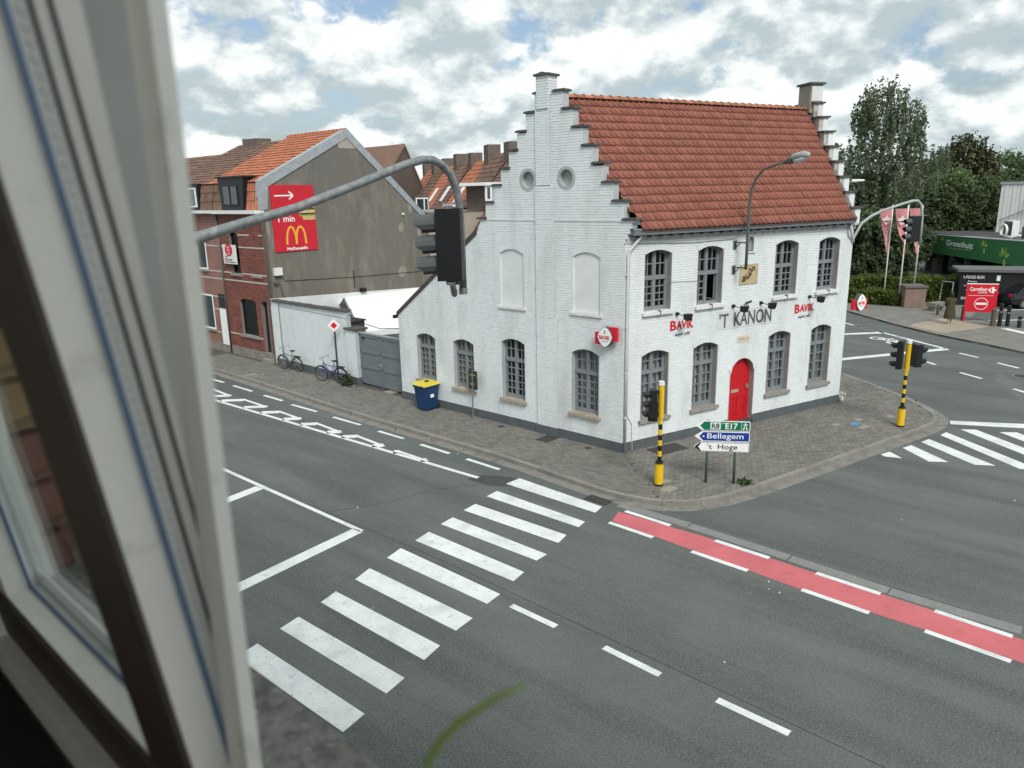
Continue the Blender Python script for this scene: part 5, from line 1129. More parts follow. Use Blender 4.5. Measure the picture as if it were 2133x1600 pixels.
# ================================================================== DIRECTION SIGN
us = Vector((.78, -.626, 0)).normalized(); vs_ = Vector((-.626, -.78, 0)).normalized()
t = thing('direction_sign', 'green, blue and white arrow direction plates on two posts before the pub door', 'sign', (.66, -3.335, PZ)); g = Fr((0, 0, 0), us, vs_)
for u in (-.36, .36): b = MB(g); b.tube([(u, -.04, 0), (u, -.04, 1.74)], .036, 10); b.build('post', POSTG, t, smooth=True)
for k, (z0, c, ink) in enumerate(((1.475, SGREEN, SWHITE), (1.185, SBLUE, SWHITE), (.895, SWHITE, SBLACK))):
    z1 = z0 + .265; zm = (z0 + z1) / 2; u0 = -.69 - .015 * k; out_ = [(u0, zm), (u0 + .19, z0), (.68, z0), (.70, z0 + .03), (.70, z1 - .03), (.68, z1), (u0 + .19, z1)]
    b = MB(g); b.prism(out_, 0, .02); pl = b.build('sign_plate', SWHITE, t)
    ins_ = [(u0 + .03, zm), (u0 + .20, z0 + .018), (.675, z0 + .018), (.682, z0 + .035), (.682, z1 - .035), (.675, z1 - .018), (u0 + .20, z1 - .018)]
    b = MB(g); b.prism([(u0 + .12, zm), (u0 + .225, z0 + .018), (.675, z0 + .018), (.682, z0 + .035), (.682, z1 - .035), (.675, z1 - .018), (u0 + .225, z1 - .018)] if k < 2 else ins_, .02, .024); b.build('sign_face', c if k < 2 else SWHITE, pl)
    if k == 2:
        b = MB(g); b.prism([(u0 + .02, zm), (u0 + .17, z0 + .015), (u0 + .20, z0 + .015), (u0 + .12, zm), (u0 + .20, z1 - .015), (u0 + .17, z1 - .015)], .0245, .027); b.build('arrow_head', SBLACK, pl)
        for (a, c_, p, q_) in ((u0 + .2, .675, z0 + .012, z0 + .02), (u0 + .2, .675, z1 - .02, z1 - .012), (.678, .686, z0 + .03, z1 - .03)): b = MB(g); b.box(a, c_, .024, .026, p, q_); b.build('sign_border', SBLACK, pl)
z0 = 1.475; b = MB(g); b.box(-.31, -.05, .024, .028, z0 + .04, z0 + .225); b.build('number_panel', SWHITE, t)
text('sign_lettering', 'R8', g, -.28, -.08, z0 + .06, z0 + .205, .029, SBLACK, t, bold=.02); text('sign_lettering', 'E17', g, .07, .38, z0 + .05, z0 + .215, .025, SWHITE, t, bold=.02)
for a in (0, .035, .07): b = MB(g); b.box(-.02 + a, .005 + a, .024, .027, z0 + .2, z0 + .215); b.build('sign_tick', SWHITE, t)
b = MB(g); b.box(.475, .483, .024, .027, z0 + .02, z0 + .245); b.prism([(.51, z0 + .04), (.545, z0 + .04), (.565, z0 + .17), (.555, z0 + .17)], .024, .027); b.prism([(.60, z0 + .04), (.635, z0 + .04), (.59, z0 + .17), (.58, z0 + .17)], .024, .027); b.box(.52, .63, .0245, .0275, z0 + .17, z0 + .185); b.prism([(.545, z0 + .19), (.60, z0 + .19), (.573, z0 + .235)], .024, .027); b.build('motorway_symbol', SWHITE, t)
text('sign_lettering', 'Bellegem', g, -.38, .54, 1.185 + .03, 1.185 + .225, .025, SWHITE, t, bold=.006); b = MB(g); b.box(-.50, -.45, .024, .027, 1.185 + .115, 1.185 + .145); b.build('sign_tick', SWHITE, t)
text('sign_lettering', "'t  Hoge", g, -.36, .40, .895 + .03, .895 + .22, .027, SBLACK, t, bold=.006)
wc = np.random.normal(size=(110, 3)) * [.09, .07, .035] + [1.18, -3.70, PZ + .05]; tag(scatter_mesh('weed_tuft', wc, np.random.uniform(.03, .07, 110), MOSS, None, 3), 'green weed tuft at the foot of the right signpost', 'weed')
# ---- small sign on a thin post, bin, diamond sign
t = thing('board_sign', 'dark rectangular sign board on a thin leaning post beside the blue bin', 'sign', (-2.14, 5.63, PZ)); g = Fr((0, 0, 0), DA, NA)
b = MB(g); b.tube([(0, 0, 0), (-.03, -.02, 1.75)], .026, 8); b.build('post', STEEL, t); b = MB(g); b.box(-.23, .17, -.05, -.02, 1.06, 1.72); b.box(-.2, .14, -.05, -.01, 1.1, 1.68); b.build('board', mat('dark_green_board', (.03, .042, .038), .6, .1, 5), t); b = MB(g); b.box(-.17, .10, -.01, -.005, 1.55, 1.6); b.box(-.1, .10, -.01, -.005, 1.22, 1.28); b.build('board_strip', mat('dull_yellow', (.3, .28, .05), .6, .1, 5), t)
t = thing('wheelie_bin', 'blue wheeled bin with a yellow lid standing against the pub wall', 'bin', (-3.02, 7.62, PZ), math.atan2(DA.y, DA.x))
b = MB(); b.add([(-.24, -.30, .06), (.24, -.30, .06), (.24, .24, .06), (-.24, .24, .06), (-.30, -.36, .93), (.30, -.36, .93), (.30, .32, .93), (-.30, .32, .93)], [(3, 2, 1, 0), (4, 5, 6, 7), (0, 1, 5, 4), (1, 2, 6, 5), (2, 3, 7, 6), (3, 0, 4, 7)]); b.box(-.33, .33, -.39, .35, .88, .95); b.build('body', BLUEBIN, t)
b = MB(); b.add([(-.34, -.40, .95), (.34, -.40, .95), (.34, .36, .95), (-.34, .36, .95), (-.30, -.36, 1.03), (.30, -.36, 1.03), (.30, .30, 1.06), (-.30, .30, 1.06)], [(4, 5, 6, 7), (0, 1, 5, 4), (1, 2, 6, 5), (2, 3, 7, 6), (3, 0, 4, 7)]); b.build('lid', YLID, t); b = MB(); b.cyl((0, -.05, 1.04), .08, .04, 10); b.build('lid_knob', BLACK, t)
for s_ in (-1, 1): b = MB(); b.ring((s_ * .22, -.34, .1), .07, .03, 'x', 14, 6); b.build('wheel', RUBBER, t)
b = MB(); b.tube([(-.2, .36, .95), (-.2, .44, .97), (.2, .44, .97), (.2, .36, .95)], .018, 6); b.build('handle', BLUEBIN, t); b = MB(Fr((0, 0, 0), (1, 0, 0), (0, 1, 0))); b.box(-.305, -.29, -.1, .06, .5, .62); b.build('sticker', SWHITE, t)
t = thing('diamond_sign', 'red and white diamond sign on a dark post beside the white yard wall', 'sign', (-4.5, 13.55, PZ)); g = Fr((0, 0, 0), Vector((.866, -.5, 0)), Vector((-.5, -.866, 0)))
b = MB(g); b.tube([(0, 0, 0), (0, 0, 2.5)], .04, 8); b.build('post', mat('stickered_dark_post', (.05, .055, .06), .6, .2, 9, spots=[((.4, .42, .42), 7, .62, .7)]), t)
for k, (r_, m_) in enumerate(((.27, SWHITE), (.24, RED), (.235, SWHITE), (.15, RED))):
    b = MB(g); b.prism([(r_, 2.45), (0, 2.45 + r_), (-r_, 2.45), (0, 2.45 - r_)], .04 + .004 * k, .046 + .004 * k); b.build('sign_face', m_, t)
# ================================================================== BICYCLES
def bicycle(label, loc, rz, fm, lean):
    t = thing('bicycle', label, 'bicycle', loc, rz); t.rotation_euler = (lean, 0, rz)
    rr = .34
    for x in (-.52, .52):
        b = MB(); b.ring((x, 0, rr), rr - .02, .02, 'y', 28, 6); wh = b.build('wheel', RUBBER, t, smooth=True)
        b = MB(); b.ring((x, 0, rr), rr - .045, .008, 'y', 28, 4)
        for k in range(14): a = 2 * math.pi * k / 14; b.tube([(x, .02 * (-1) ** k, rr), (x + .295 * math.cos(a), 0, rr + .295 * math.sin(a))], .002, 3)
        b.build('rim', STEEL, wh); b = MB(); b.tube([(x, -.05, rr), (x, .05, rr)], .025, 8); b.build('hub', STEEL, wh)
        b = MB(); b.ring((x, 0, rr), rr + .025, .02, 'y', 14, 4, R(20), R(170)); b.build('mudguard', DGREY, t)
    bb_, hd_, st_, rear, ft = (-.05, 0, .30), (.34, 0, .86), (-.22, 0, .80), (-.52, 0, rr), (.52, 0, rr)
    b = MB()
    for a, c in ((bb_, hd_), ((.36, 0, .72), bb_), (bb_, st_), (bb_, rear), (st_, rear), ((-.18, 0, .68), (.33, 0, .80))): b.tube([a, c], .018, 8)
    b.build('frame', fm, t, smooth=True); b = MB(); b.tube([hd_, (.40, 0, .66), (.52, 0, rr)], .016, 8); b.build('fork', fm, t)
    b = MB(); b.tube([hd_, (.32, 0, 1.0), (.33, 0, 1.06)], .014, 8); b.tube([(.20, -.28, 1.06), (.32, -.22, 1.08), (.36, 0, 1.06), (.32, .22, 1.08), (.20, .28, 1.06)], .013, 6); b.build('handlebar', STEEL, t)
    b = MB(); b.tube([(-.22, 0, .78), (-.26, 0, .93)], .014, 6); b.build('seat_post', STEEL, t); b = MB(); b.add([(-.40, -.09, .94), (-.40, .09, .94), (-.12, .03, .95), (-.12, -.03, .95), (-.39, -.07, .99), (-.39, .07, .99), (-.13, .02, .98), (-.13, -.02, .98)], [(4, 7, 6, 5), (0, 1, 2, 3), (0, 4, 5, 1), (1, 5, 6, 2), (2, 6, 7, 3), (3, 7, 4, 0)]); b.build('saddle', BLACK, t)
    b = MB(); b.box(-.78, -.34, -.06, .06, .72, .74); b.tube([(-.72, -.06, .72), (-.54, -.06, rr)], .007, 4); b.tube([(-.72, .06, .72), (-.54, .06, rr)], .007, 4); b.build('rear_rack', BLACK, t)
    b = MB(); b.ring((-.05, .03, .30), .09, .008, 'y', 16, 4); b.tube([(-.05, .05, .30), (.06, .06, .20)], .01, 5); b.tube([(-.05, -.05, .30), (-.16, -.06, .40)], .01, 5); b.box(.03, .12, .06, .13, .19, .21); b.box(-.2, -.11, -.13, -.06, .39, .41); b.build('crank_set', BLACK, t)
wa = math.atan2(WD.y, WD.x)
bicycle('grey bicycle leaning on the white wall near the brick house', (-5.62, 17.0, PZ), wa + .12, mat('grey_bike_paint', (.16, .18, .18), .4, .1, 5), R(-6))
bicycle('blue bicycle propped at the diamond sign post', (-4.72, 13.75, PZ), wa + .28, mat('blue_bike_paint', (.05, .06, .25), .4, .1, 5), R(-5))
wc = np.random.normal(size=(420, 3)) * [.10, .20, .14] + [-4.36, 12.95, PZ + .16]; wc[:, 2] = np.maximum(wc[:, 2], PZ + .02); tag(scatter_mesh('weed_clump', wc, np.random.uniform(.03, .08, 420), mat('dark_weed', (.045, .06, .025), .8, .2, 5, island=.4), None, 3, kind='stuff'), 'dark green weeds growing at the foot of the gate pier', 'weed')
# moss along the kerb on the right and litter in the channel
mc = []
for k in range(900):
    i = random.randrange(len(K0)); p = K0[i]
    if p.x > 11.5 and p.x < 15.5 or (p.x < -4 and random.random() < .25): q = p + Vector((random.gauss(0, .09), random.gauss(0, .3), .02 + abs(random.gauss(0, .03)))); mc.append(tuple(q))
if mc: o = scatter_mesh('kerb_weeds', np.array(mc), np.random.uniform(.03, .08, len(mc)), mat('dry_kerb_weed', (.13, .12, .05), .9, .2, 6, island=.4), None, 1.5, kind='stuff'); tag(o, 'sparse dry weeds and moss along the kerb edges', 'weeds')
# ================================================================== RIGHT: SHOP, KIOSK, HEDGE, FLAGS
dS = Vector((.57, .82, 0)).normalized(); nS = Vector((-.82, .57, 0)).normalized(); S0 = Vector((44.16, 11.25, 0))
shop = thing('garden_shop', 'low flat roofed shop with a green lettered fascia and dark glazing', 'shop', S0); g = Fr((0, 0, 0), dS, nS)
FASC = mat('green_fascia', (.040, .175, .068), .5, .06, 1.5)
b = MB(g); b.box(-9, 16.3, -12, -1.0, 0, 1.9); b.build('wall', mat('dark_shop_wall', (.025, .03, .033), .8, .1, 3), shop)
b = MB(g); b.box(-9, 16.3, -14, -.2, 3.45, 3.58); b.build('roof', mat('bitumen_roof', (.06, .055, .058), .9, .15, 1, spots=[((.30, .30, .30), .9, .58, .7)], stretch=(1, .2, 1)), shop)
b = MB(g); b.box(-9, 16.3, -22, -21.5, 3.4, 5.2); b.build('roof_upstand', mat('dark_upstand', (.07, .065, .065), .85, .1, 2), shop)
b = MB(g); b.add([(-9, 0, 2.02), (16.2, 0, 1.85), (16.2, 0, 3.36), (-9, 0, 3.86), (-9, -.3, 2.02), (16.2, -.3, 1.85), (16.2, -.3, 3.36), (-9, -.3, 3.86)], [(0, 1, 2, 3), (7, 6, 5, 4), (3, 2, 6, 7), (0, 4, 5, 1)]); fa = b.build('fascia', FASC, shop)
b = MB(g); b.add([(-9, .03, 3.86), (16.2, .03, 3.36), (16.2, -.4, 3.38), (-9, -.4, 3.88), (-9, .03, 3.93), (16.2, .03, 3.42), (16.2, -.4, 3.44), (-9, -.4, 3.95)], [(0, 1, 5, 4), (4, 5, 6, 7), (3, 7, 6, 2)]); b.build('roof_edge', ZINC, shop)
text('shop_lettering', 'Groenhuiz', Fr((0, 0, 0), dS, nS, Vector((0, 0, 1)) ), 11.1, 6.65, 2.70, 3.18, .01, SWHITE, fa, bold=.02); text('shop_subtitle', 'cosmetica', g, 10.3, 9.2, 2.48, 2.56, .01, SWHITE, fa); text('shop_subtitle', 'planten', g, 8.95, 8.15, 2.52, 2.60, .01, SWHITE, fa); text('shop_subtitle', 'interieur', g, 7.9, 6.8, 2.56, 2.64, .01, SWHITE, fa)
LG = mat('fascia_leaf_green', (.32, .52, .10), .6, .12, 3); LG2 = mat('fascia_leaf_mid', (.16, .34, .06), .6, .12, 3)
def leaf(u, z, a, L_, w_): return [(u + L_ * (t * math.cos(a)) - s * w_ * math.sin(a) * math.sin(math.pi * t), z + L_ * t * math.sin(a) + s * w_ * math.cos(a) * math.sin(math.pi * t)) for s, ts in ((1, (0, .25, .5, .75, 1)), (-1, (.75, .5, .25))) for t in ts]
for (u, z, sc_) in ((11.9, 3.32, .5), (13.8, 2.2, .7), (5.1, 3.0, .8), (2.2, 2.45, 1.1)):
    for k, a in enumerate((60, 110, 160, 20, 250)):
        if z > 3.2 and a < 200: a = -a
        b = MB(g); b.prism(leaf(u + .1 * sc_ * math.cos(R(a)), z + .1 * sc_ * math.sin(R(a)), R(a), .62 * sc_, .16 * sc_), .005, .012 + .001 * k); b.build('printed_leaf', LG if k % 2 == 0 else LG2, fa)
for u in (15.5, 13.4, 8.6, 1.9, -3): b = MB(g); b.box(u - .18, u + .18, -.9, -.5, 0, 2.0); b.build('pillar', mat('grey_shop_pillar', (.09, .105, .11), .7, .1, 3), shop)
for u0, u1 in ((8.8, 13.2), (2.1, 8.4), (-2.8, 1.7)):
    b = MB(g); b.box(u0, u1, -.96, -.94, .3, 1.88); b.build('shop_window', GLASSD, shop)
b = MB(g); b.box(13.7, 15.3, -.99, -.9, 0, 1.25); b.build('tan_door', mat('tan_door', (.30, .23, .17), .7, .1, 3), shop)
def ac(label, u, v, z, s_):
    t = thing('air_conditioner', label, 'air conditioner', S0 + dS * u + nS * v + Vector((0, 0, z)), math.atan2(dS.y, dS.x)); b = MB(); b.box(0, 1.3 * s_, 0, .55 * s_, 0, 1.25 * s_); b.build('casing', WPLAST, t); b = MB(); b.box(.05, .62, .55 * s_, .56 * s_, .1, 1.15 * s_); b.box(.7 * s_, 1.22 * s_, .551 * s_, .565 * s_, .1, 1.15 * s_); b.build('grille', DGREY, t); b = MB(); b.box(0, 1.3 * s_, .05, .5 * s_, -.08, 0); b.build('stand', BLACK, t)
ac('white air conditioning unit on the shop roof nearest the trees', 6.2, -3, 3.66, .95); ac('white air conditioning unit on the shop roof beside a coiled duct', 1.5, -1.6, 3.66, .8)
b = MB(Fr(S0, dS, nS)); b.ring((4.2, -.8, 4.25), .42, .09, 'y', 20, 8, R(-60), R(250)); b.tube([(4.0, -.8, 3.85), (2.9, -.8, 3.75), (2.0, -.8, 4.0)], .1, 8); tag(b.build('coiled_duct', WPLAST, smooth=True), 'white coiled duct lying on the shop roof', 'duct')
wb = thing('white_shed_building', 'white corrugated building end behind the shop roof on the right', 'building', (56.5, 17.6, 0)); g = Fr((0, 0, 0), Vector((.2, -.98, 0)), Vector((-.98, -.2, 0)))
for k in range(28): b = MB(g); b.box(-1.9 + k * .3, -1.62 + k * .3, -.06, .03 * (k % 2), 0, 7.7); b.build('cladding_panel', WPLAST, wb)
b = MB(g); b.box(-2.0, 6.6, -6, .1, 7.6, 7.8); b.build('roof_trim', ZINC, wb); b = MB(g); b.box(-1.85, 6.5, -6, -.08, 0, 7.6); b.build('wall', WPLAST, wb); b = MB(g); b.tube([(-1.7, .2, 4.6), (1.2, .2, 6.0)], .04, 5); b.tube([(.2, .2, 4.6), (.2, .2, 6.6)], .04, 5); b.build('roof_rail', STEEL, wb)
# kiosk
t = thing('food_kiosk', 'black vending kiosk with white lettering and a grey flat roof', 'kiosk', (36.2, 10.0, .1)); ku = Vector((.62, -.785, 0)).normalized(); kv = Vector((-.785, -.62, 0)).normalized(); g = Fr((0, 0, 0), ku, kv)
b = MB(g); b.box(-.75, 2.9, -2.2, 0, .0, 2.15); b.build('body', mat('kiosk_black', (.012, .014, .018), .4, .1, 4), t); b = MB(g); b.box(-.95, 3.35, -2.4, .25, 2.15, 2.32); b.build('roof', mat('kiosk_roof', (.13, .135, .135), .7, .1, 4), t)
b = MB(g); b.box(.75, 2.5, 0, .02, .5, 2.0); b.build('glazing', GLASSD, t); b = MB(g); b.box(1.25, 1.45, .02, .04, 1.6, 1.95); b.build('notice', SWHITE, t)
text('kiosk_lettering', "'t FOOD BOX", g, -.6, .6, 1.72, 1.92, .005, SWHITE, t, bold=.02)
for s_, z, w_ in (('Pasta', 1.54, .25), ('Salades', 1.40, .3), ('Verse soepen', 1.25, .48), ('Desserts', 1.1, .25), ('Drankjes', .95, .3)): text('kiosk_lettering', s_, g, -.05 - w_, -.05 + w_, z - .05, z + .05, .005, SWHITE, t)
b = MB(g); b.prism([(-.05 + .13 * math.cos(a), .72 + .13 * math.sin(a)) for a in [2 * math.pi * k / 16 for k in range(16)]], 0, .01); b.build('white_dot', SWHITE, t); text('kiosk_lettering', '7/7  24/24', g, -.6, .5, .36, .52, .005, SWHITE, t, bold=.02)
b = MB(g); b.tube([(3.25, .2, 0), (3.25, .2, 2.15)], .04, 6); b.build('post', DGREY, t)
# red board
t = thing('supermarket_board', 'red supermarket board with a no entry disc standing by the kiosk', 'sign', (30.65, 6.45, .1)); ru = Vector((.66, -.75, 0)).normalized(); rv = Vector((-.75, -.66, 0)).normalized(); g = Fr((0, 0, 0), ru, rv)
b = MB(g); b.box(-.78, .78, -.06, 0, .52, 2.1); b.build('board', RED, t); b = MB(g); b.box(-.78, .78, -.065, .005, 2.1, 2.14); b.build('top_edge', SWHITE, t)
for u in (-.74, .74): b = MB(g); b.box(u - .05, u + .05, -.06, -.01, 0, .52); b.build('leg', RED, t)
text('board_lettering', 'Carrefour', g, -.62, .26, 1.72, 1.94, .003, SWHITE, t, bold=.02); text('board_lettering', 'market', g, -.2, .26, 1.60, 1.70, .003, SWHITE, t, bold=.01); b = MB(g); b.box(-.68, .58, 0, .004, 1.46, 1.475); b.build('divider', SWHITE, t)
def logo(g, u, z, s_, v, par, m_=SWHITE):
    b = MB(g); b.prism([(u - .5 * s_, z), (u - .15 * s_, z + .35 * s_), (u - .15 * s_, z + .15 * s_), (u - .28 * s_, z), (u - .15 * s_, z - .15 * s_), (u - .15 * s_, z - .35 * s_)], v, v + .004); b.prism([(u - .05 * s_, z + .4 * s_), (u + .25 * s_, z + .4 * s_), (u + .2 * s_, z + .2 * s_), (u + .55 * s_, z), (u + .2 * s_, z - .2 * s_), (u + .25 * s_, z - .4 * s_), (u - .05 * s_, z - .4 * s_)], v, v + .004); b.build('logo', m_, par)
logo(g, .48, 1.78, .42, .0, t)
n = 24; rg = MB(g); vs = []
for k in range(n): a = 2 * math.pi * k / n; vs += [(.02 + .34 * math.cos(a), .004, 1.0 + .34 * math.sin(a)), (.02 + .31 * math.cos(a), .004, 1.0 + .31 * math.sin(a))]
rg.add(vs, [(2 * k, 2 * ((k + 1) % n), 2 * ((k + 1) % n) + 1, 2 * k + 1) for k in range(n)]); rg.build('disc_ring', SWHITE, t); b = MB(g); b.box(-.24, .28, .003, .006, .94, 1.06); b.build('disc_bar', SWHITE, t)
# bollards, hoop, planter, posts
for k, (x, y, h, r_, m_, lab) in enumerate(((31.1, 9.1, .62, .09, WOOD, 'wooden bollard left of the walking person'), (30.3, 7.15, .82, .11, WOOD, 'wooden bollard between the person and the red board'), (29.75, 5.2, .95, .13, WOOD, 'wooden bollard at the right foot of the red board'), (29.95, 4.95, 1.25, .10, BLACK, 'tall black bollard with a silver band by the red board'), (30.25, 4.7, 1.15, .10, BLACK, 'black bollard second from the red board'), (30.35, 4.14, .62, .1, BLACK, 'short black bollard standing alone on the right'))):
    t = thing('bollard', lab, 'bollard', (x, y, .1), 0, 'bollards at the car park edge'); b = MB(); b.cyl((0, 0, 0), r_, h * .93, 10, r_ * .94); b.build('shaft', m_, t); b = MB(); b.lathe((0, 0, h * .93), [(r_ * 1.02, 0), (r_ * .95, h * .04), (r_ * .4, h * .07)], 10); b.build('top', m_, t)
    if m_ is BLACK: b = MB(); b.cyl((0, 0, h * .6), r_ * 1.03, .08, 10); b.build('band', STEEL, t)
b = MB(); b.tube([(36.0, 11.95, .1), (36.05, 11.9, 1.5), (36.3, 11.3, 1.45), (36.28, 11.33, .2)], .05, 6); tag(b.build('white_hoop', SWHITE), 'white steel hoop barrier in front of the hedge end', 'barrier')
b = MB(); b.box(32.0, 33.2, 9.8, 10.4, .35, .6); b.box(32.1, 32.3, 9.9, 10.3, .1, .35); b.box(32.9, 33.1, 9.9, 10.3, .1, .35); tag(b.build('grey_bench', KERB), 'low grey concrete bench behind the walking person', 'bench')
pb = thing('brick_pier', 'square brown brick pier with a stone cap holding a flagpole', 'pier', (33.05, 12.05, .1), R(-38)); b = MB(); b.box(-.62, .62, -.62, .62, 0, 1.25)
PB = brick_mat('pier_brick', (.24, .15, .11), (.20, .12, .09), (.22, .19, .16), axdir=(.78, .62)); b.build('brickwork', PB, pb); b = MB(); b.box(-.7, .7, -.7, .7, 1.25, 1.37); b.build('cap', mat('pier_cap_stone', (.14, .135, .12), .9, .15, 5), pb)
# flags
flu = Vector((.866, -.5, 0)); flv = Vector((-.5, -.866, 0))
for k, (x, y, z0, zt, lab) in enumerate(((32.45, 13.6, .2, 6.5, 'leftmost of the three faded red pennant flags'), (32.55, 12.6, .2, 6.5, 'middle of the three faded red pennant flags, twisted at its foot'), (33.25, 12.1, 1.4, 6.45, 'rightmost faded red pennant flag, half hidden by the overhead signal'))):
    t = thing('pennant_flag', lab, 'flag', (x, y, z0), 0, 'red supermarket flags'); g = Fr((0, 0, -z0), flu, flv)
    b = MB(g); b.tube([(0, 0, z0), (0, 0, zt)], .045, 8); b.build('pole', WPLAST, t, smooth=True)
    n = 14; vs = []
    for i in range(n + 1):
        s_ = i / n; z = 6.28 - 2.85 * s_; w_ = .70 * (1 - s_) + .10; sh = .03 if k != 1 else .03
        tw = 0 if k != 1 or s_ < .6 else (s_ - .6) * 2.2
        for j in range(5): q_ = j / 4; vs.append((-sh - w_ * q_ + tw * w_ * q_ * 2.4, .06 * math.sin(q_ * 3 + s_ * 7), z))
    b = MB(g); b.add(vs, [(5 * i + j, 5 * i + j + 1, 5 * i + j + 6, 5 * i + j + 5) for i in range(n) for j in range(4)]); fl = b.build('flag_cloth', REDPALE, t, smooth=True)
    gg = Fr((0, 0, -z0), (0, 0, 1), flv, flu); logo(Fr(g(-.36, .09, 5.55), Vector((0, 0, 1)), flv, flu), 0, 0, .62, 0, t, mat('faded_flag_white', (.72, .66, .64), .8, .1, 5))
    text('flag_lettering', 'Carrefour', Fr((0, 0, -z0), Vector((0, 0, -1)), flv, flu), -5.1, -3.9, -.33, -.17, .10, MATS['faded_flag_white'], t) if k != 1 else None
# hedge: leaf-covered box volumes
def leaf_blob(cs, n, size, m_, name, parent, up=0, asp=1.5):
    P = []; S_ = []
    tot = sum(c[3] for c in cs)
    for (c, rad, pw, wt) in cs:
        k = int(n * wt / tot); d = np.random.normal(size=(k, 3)); d /= np.linalg.norm(d, axis=1)[:, None]; r_ = np.random.uniform(0, 1, k)[:, None] ** pw
        P.append(np.array(c) + d * r_ * np.array(rad)); S_.append(np.random.uniform(size * .6, size * 1.3, k))
    return scatter_mesh(name, np.concatenate(P), np.concatenate(S_), m_, parent, asp, up)
def hedge(label, pts, w_, h, n, m_, zb=.1):
    P = []; A_ = [Vector((*p, 0)) for p in pts]; L_ = [(b_ - a).length for a, b_ in zip(A_[:-1], A_[1:])]
    for _ in range(n):
        k = random.choices(range(len(L_)), L_)[0]; a, c = A_[k], A_[k + 1]; d = (c - a).normalized(); nn = Vector((-d.y, d.x, 0)); s_ = random.random()
        hh = h * (1 + .07 * math.sin(s_ * 9 + k)); f = random.random()
        if f < .45: o_, z = random.uniform(-w_, w_), hh - abs(random.gauss(0, .05))
        else: o_, z = (-w_ if f < .8 else w_) + random.gauss(0, .06), hh * random.random()
        p = a.lerp(c, s_) + nn * o_; P.append((p.x, p.y, zb + z + random.gauss(0, .03)))
    t = thing('hedge', label, 'hedge', (A_[0].x, A_[0].y, zb)); o = scatter_mesh('foliage', np.array(P) - np.array([A_[0].x, A_[0].y, zb]), np.random.uniform(.09, .20, n), m_, t, 1.3)
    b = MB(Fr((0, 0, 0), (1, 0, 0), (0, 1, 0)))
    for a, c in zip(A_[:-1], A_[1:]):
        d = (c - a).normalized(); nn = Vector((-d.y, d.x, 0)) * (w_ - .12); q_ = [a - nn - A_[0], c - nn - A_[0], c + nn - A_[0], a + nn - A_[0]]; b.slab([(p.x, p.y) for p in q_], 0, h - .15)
    b.build('shade_core', mat('foliage_inner_shade', (.02, .026, .012), .95, .2, 4), t)  # solid near-black core; the shade inside the foliage put into its colour
hedge('long clipped green hedge in front of the flagpoles and shop', [(30.6, 18.5), (33.8, 14.9), (36.6, 12.6), (37.6, 11.4)], .85, 1.55, 15000, LEAFH)
hedge('lower clipped hedge row left of the brick pier', [(31.4, 16.4), (32.6, 13.4)], .5, .85, 4000, LEAFH)
for k, (x, y, r_, lab) in enumerate(((32.55, 13.0, .62, 'round light green shrub beside the brick pier'), (32.6, 14.6, .7, 'round dark green shrub farther left of the pier'))):
    t = thing('shrub', lab, 'shrub', (x, y, .1)); leaf_blob([((0, 0, r_ * .7), (r_, r_, r_ * .85), .25, 1)], 2600, .12, LEAFH if k == 0 else LEAF, 'foliage', t); b = MB(); b.lathe((0, 0, 0), [(r_ * .5, 0), (r_ * .75, r_ * .6), (r_ * .4, r_ * 1.2)], 8); b.build('shade_core', MATS['foliage_inner_shade'], t)
# person walking away in a long olive coat
pe = thing('person', 'person seen from behind in a long olive coat with dark hair', 'person', (28.64, 6.97, .1), R(-32))
me = bpy.data.meshes.new('body'); J = [((0, 0, .92), .13), ((0, 0, 1.15), .12), ((0, 0, 1.38), .13), ((0, 0, 1.5), .055), ((0, .01, 1.60), .085), ((0, .01, 1.70), .07), ((.09, 0, .88), .09), ((.10, .03, .48), .06), ((.10, .0, .08), .04), ((.10, .12, .04), .035), ((-.09, 0, .88), .09), ((-.10, -.05, .48), .06), ((-.10, -.14, .08), .04), ((-.10, -.02, .04), .035), ((.19, 0, 1.40), .055), ((.24, .03, 1.13), .045), ((.18, .18, .98), .035), ((.15, .24, .97), .03), ((-.19, 0, 1.40), .055), ((-.24, .03, 1.13), .045), ((-.18, .18, .98), .035), ((-.15, .24, .97), .03)]
Ed = [(0, 1), (1, 2), (2, 3), (3, 4), (4, 5), (0, 6), (6, 7), (7, 8), (8, 9), (0, 10), (10, 11), (11, 12), (12, 13), (2, 14), (14, 15), (15, 16), (16, 17), (2, 18), (18, 19), (19, 20), (20, 21)]
me.from_pydata([j[0] for j in J], Ed, []); bo = link('body', me, pe); me.materials.append(mat('skin', (.48, .29, .22), .6, .05, 9)); sk = bo.modifiers.new('skin', 'SKIN'); lay = me.skin_vertices[0] if len(me.skin_vertices) else None
if lay is None: bm = bmesh.new(); bm.from_mesh(me); bm.verts.layers.skin.verify(); bm.to_mesh(me); bm.free(); lay = me.skin_vertices[0]
for v_, j in zip(lay.data, J): v_.radius = (j[1], j[1])
lay.data[0].use_root = True; ss = bo.modifiers.new('sub', 'SUBSURF'); ss.levels = 1; ss.render_levels = 2
COAT = mat('olive_coat', (.062, .055, .030), .85, .15, 5); n = 20; vs = []
prof = [(.10, .09, 1.49), (.20, .12, 1.44), (.235, .15, 1.30), (.21, .15, 1.12), (.215, .16, 1.02), (.24, .18, .85), (.28, .21, .60), (.31, .24, .36), (.31, .24, .30)]
for (a, c, z) in prof:
    for k in range(n): t_ = 2 * math.pi * k / n; w_ = 1 + (.05 * math.sin(5 * t_ + z * 3) if z < .9 else 0); vs.append((a * w_ * math.cos(t_), c * w_ * math.sin(t_), z))
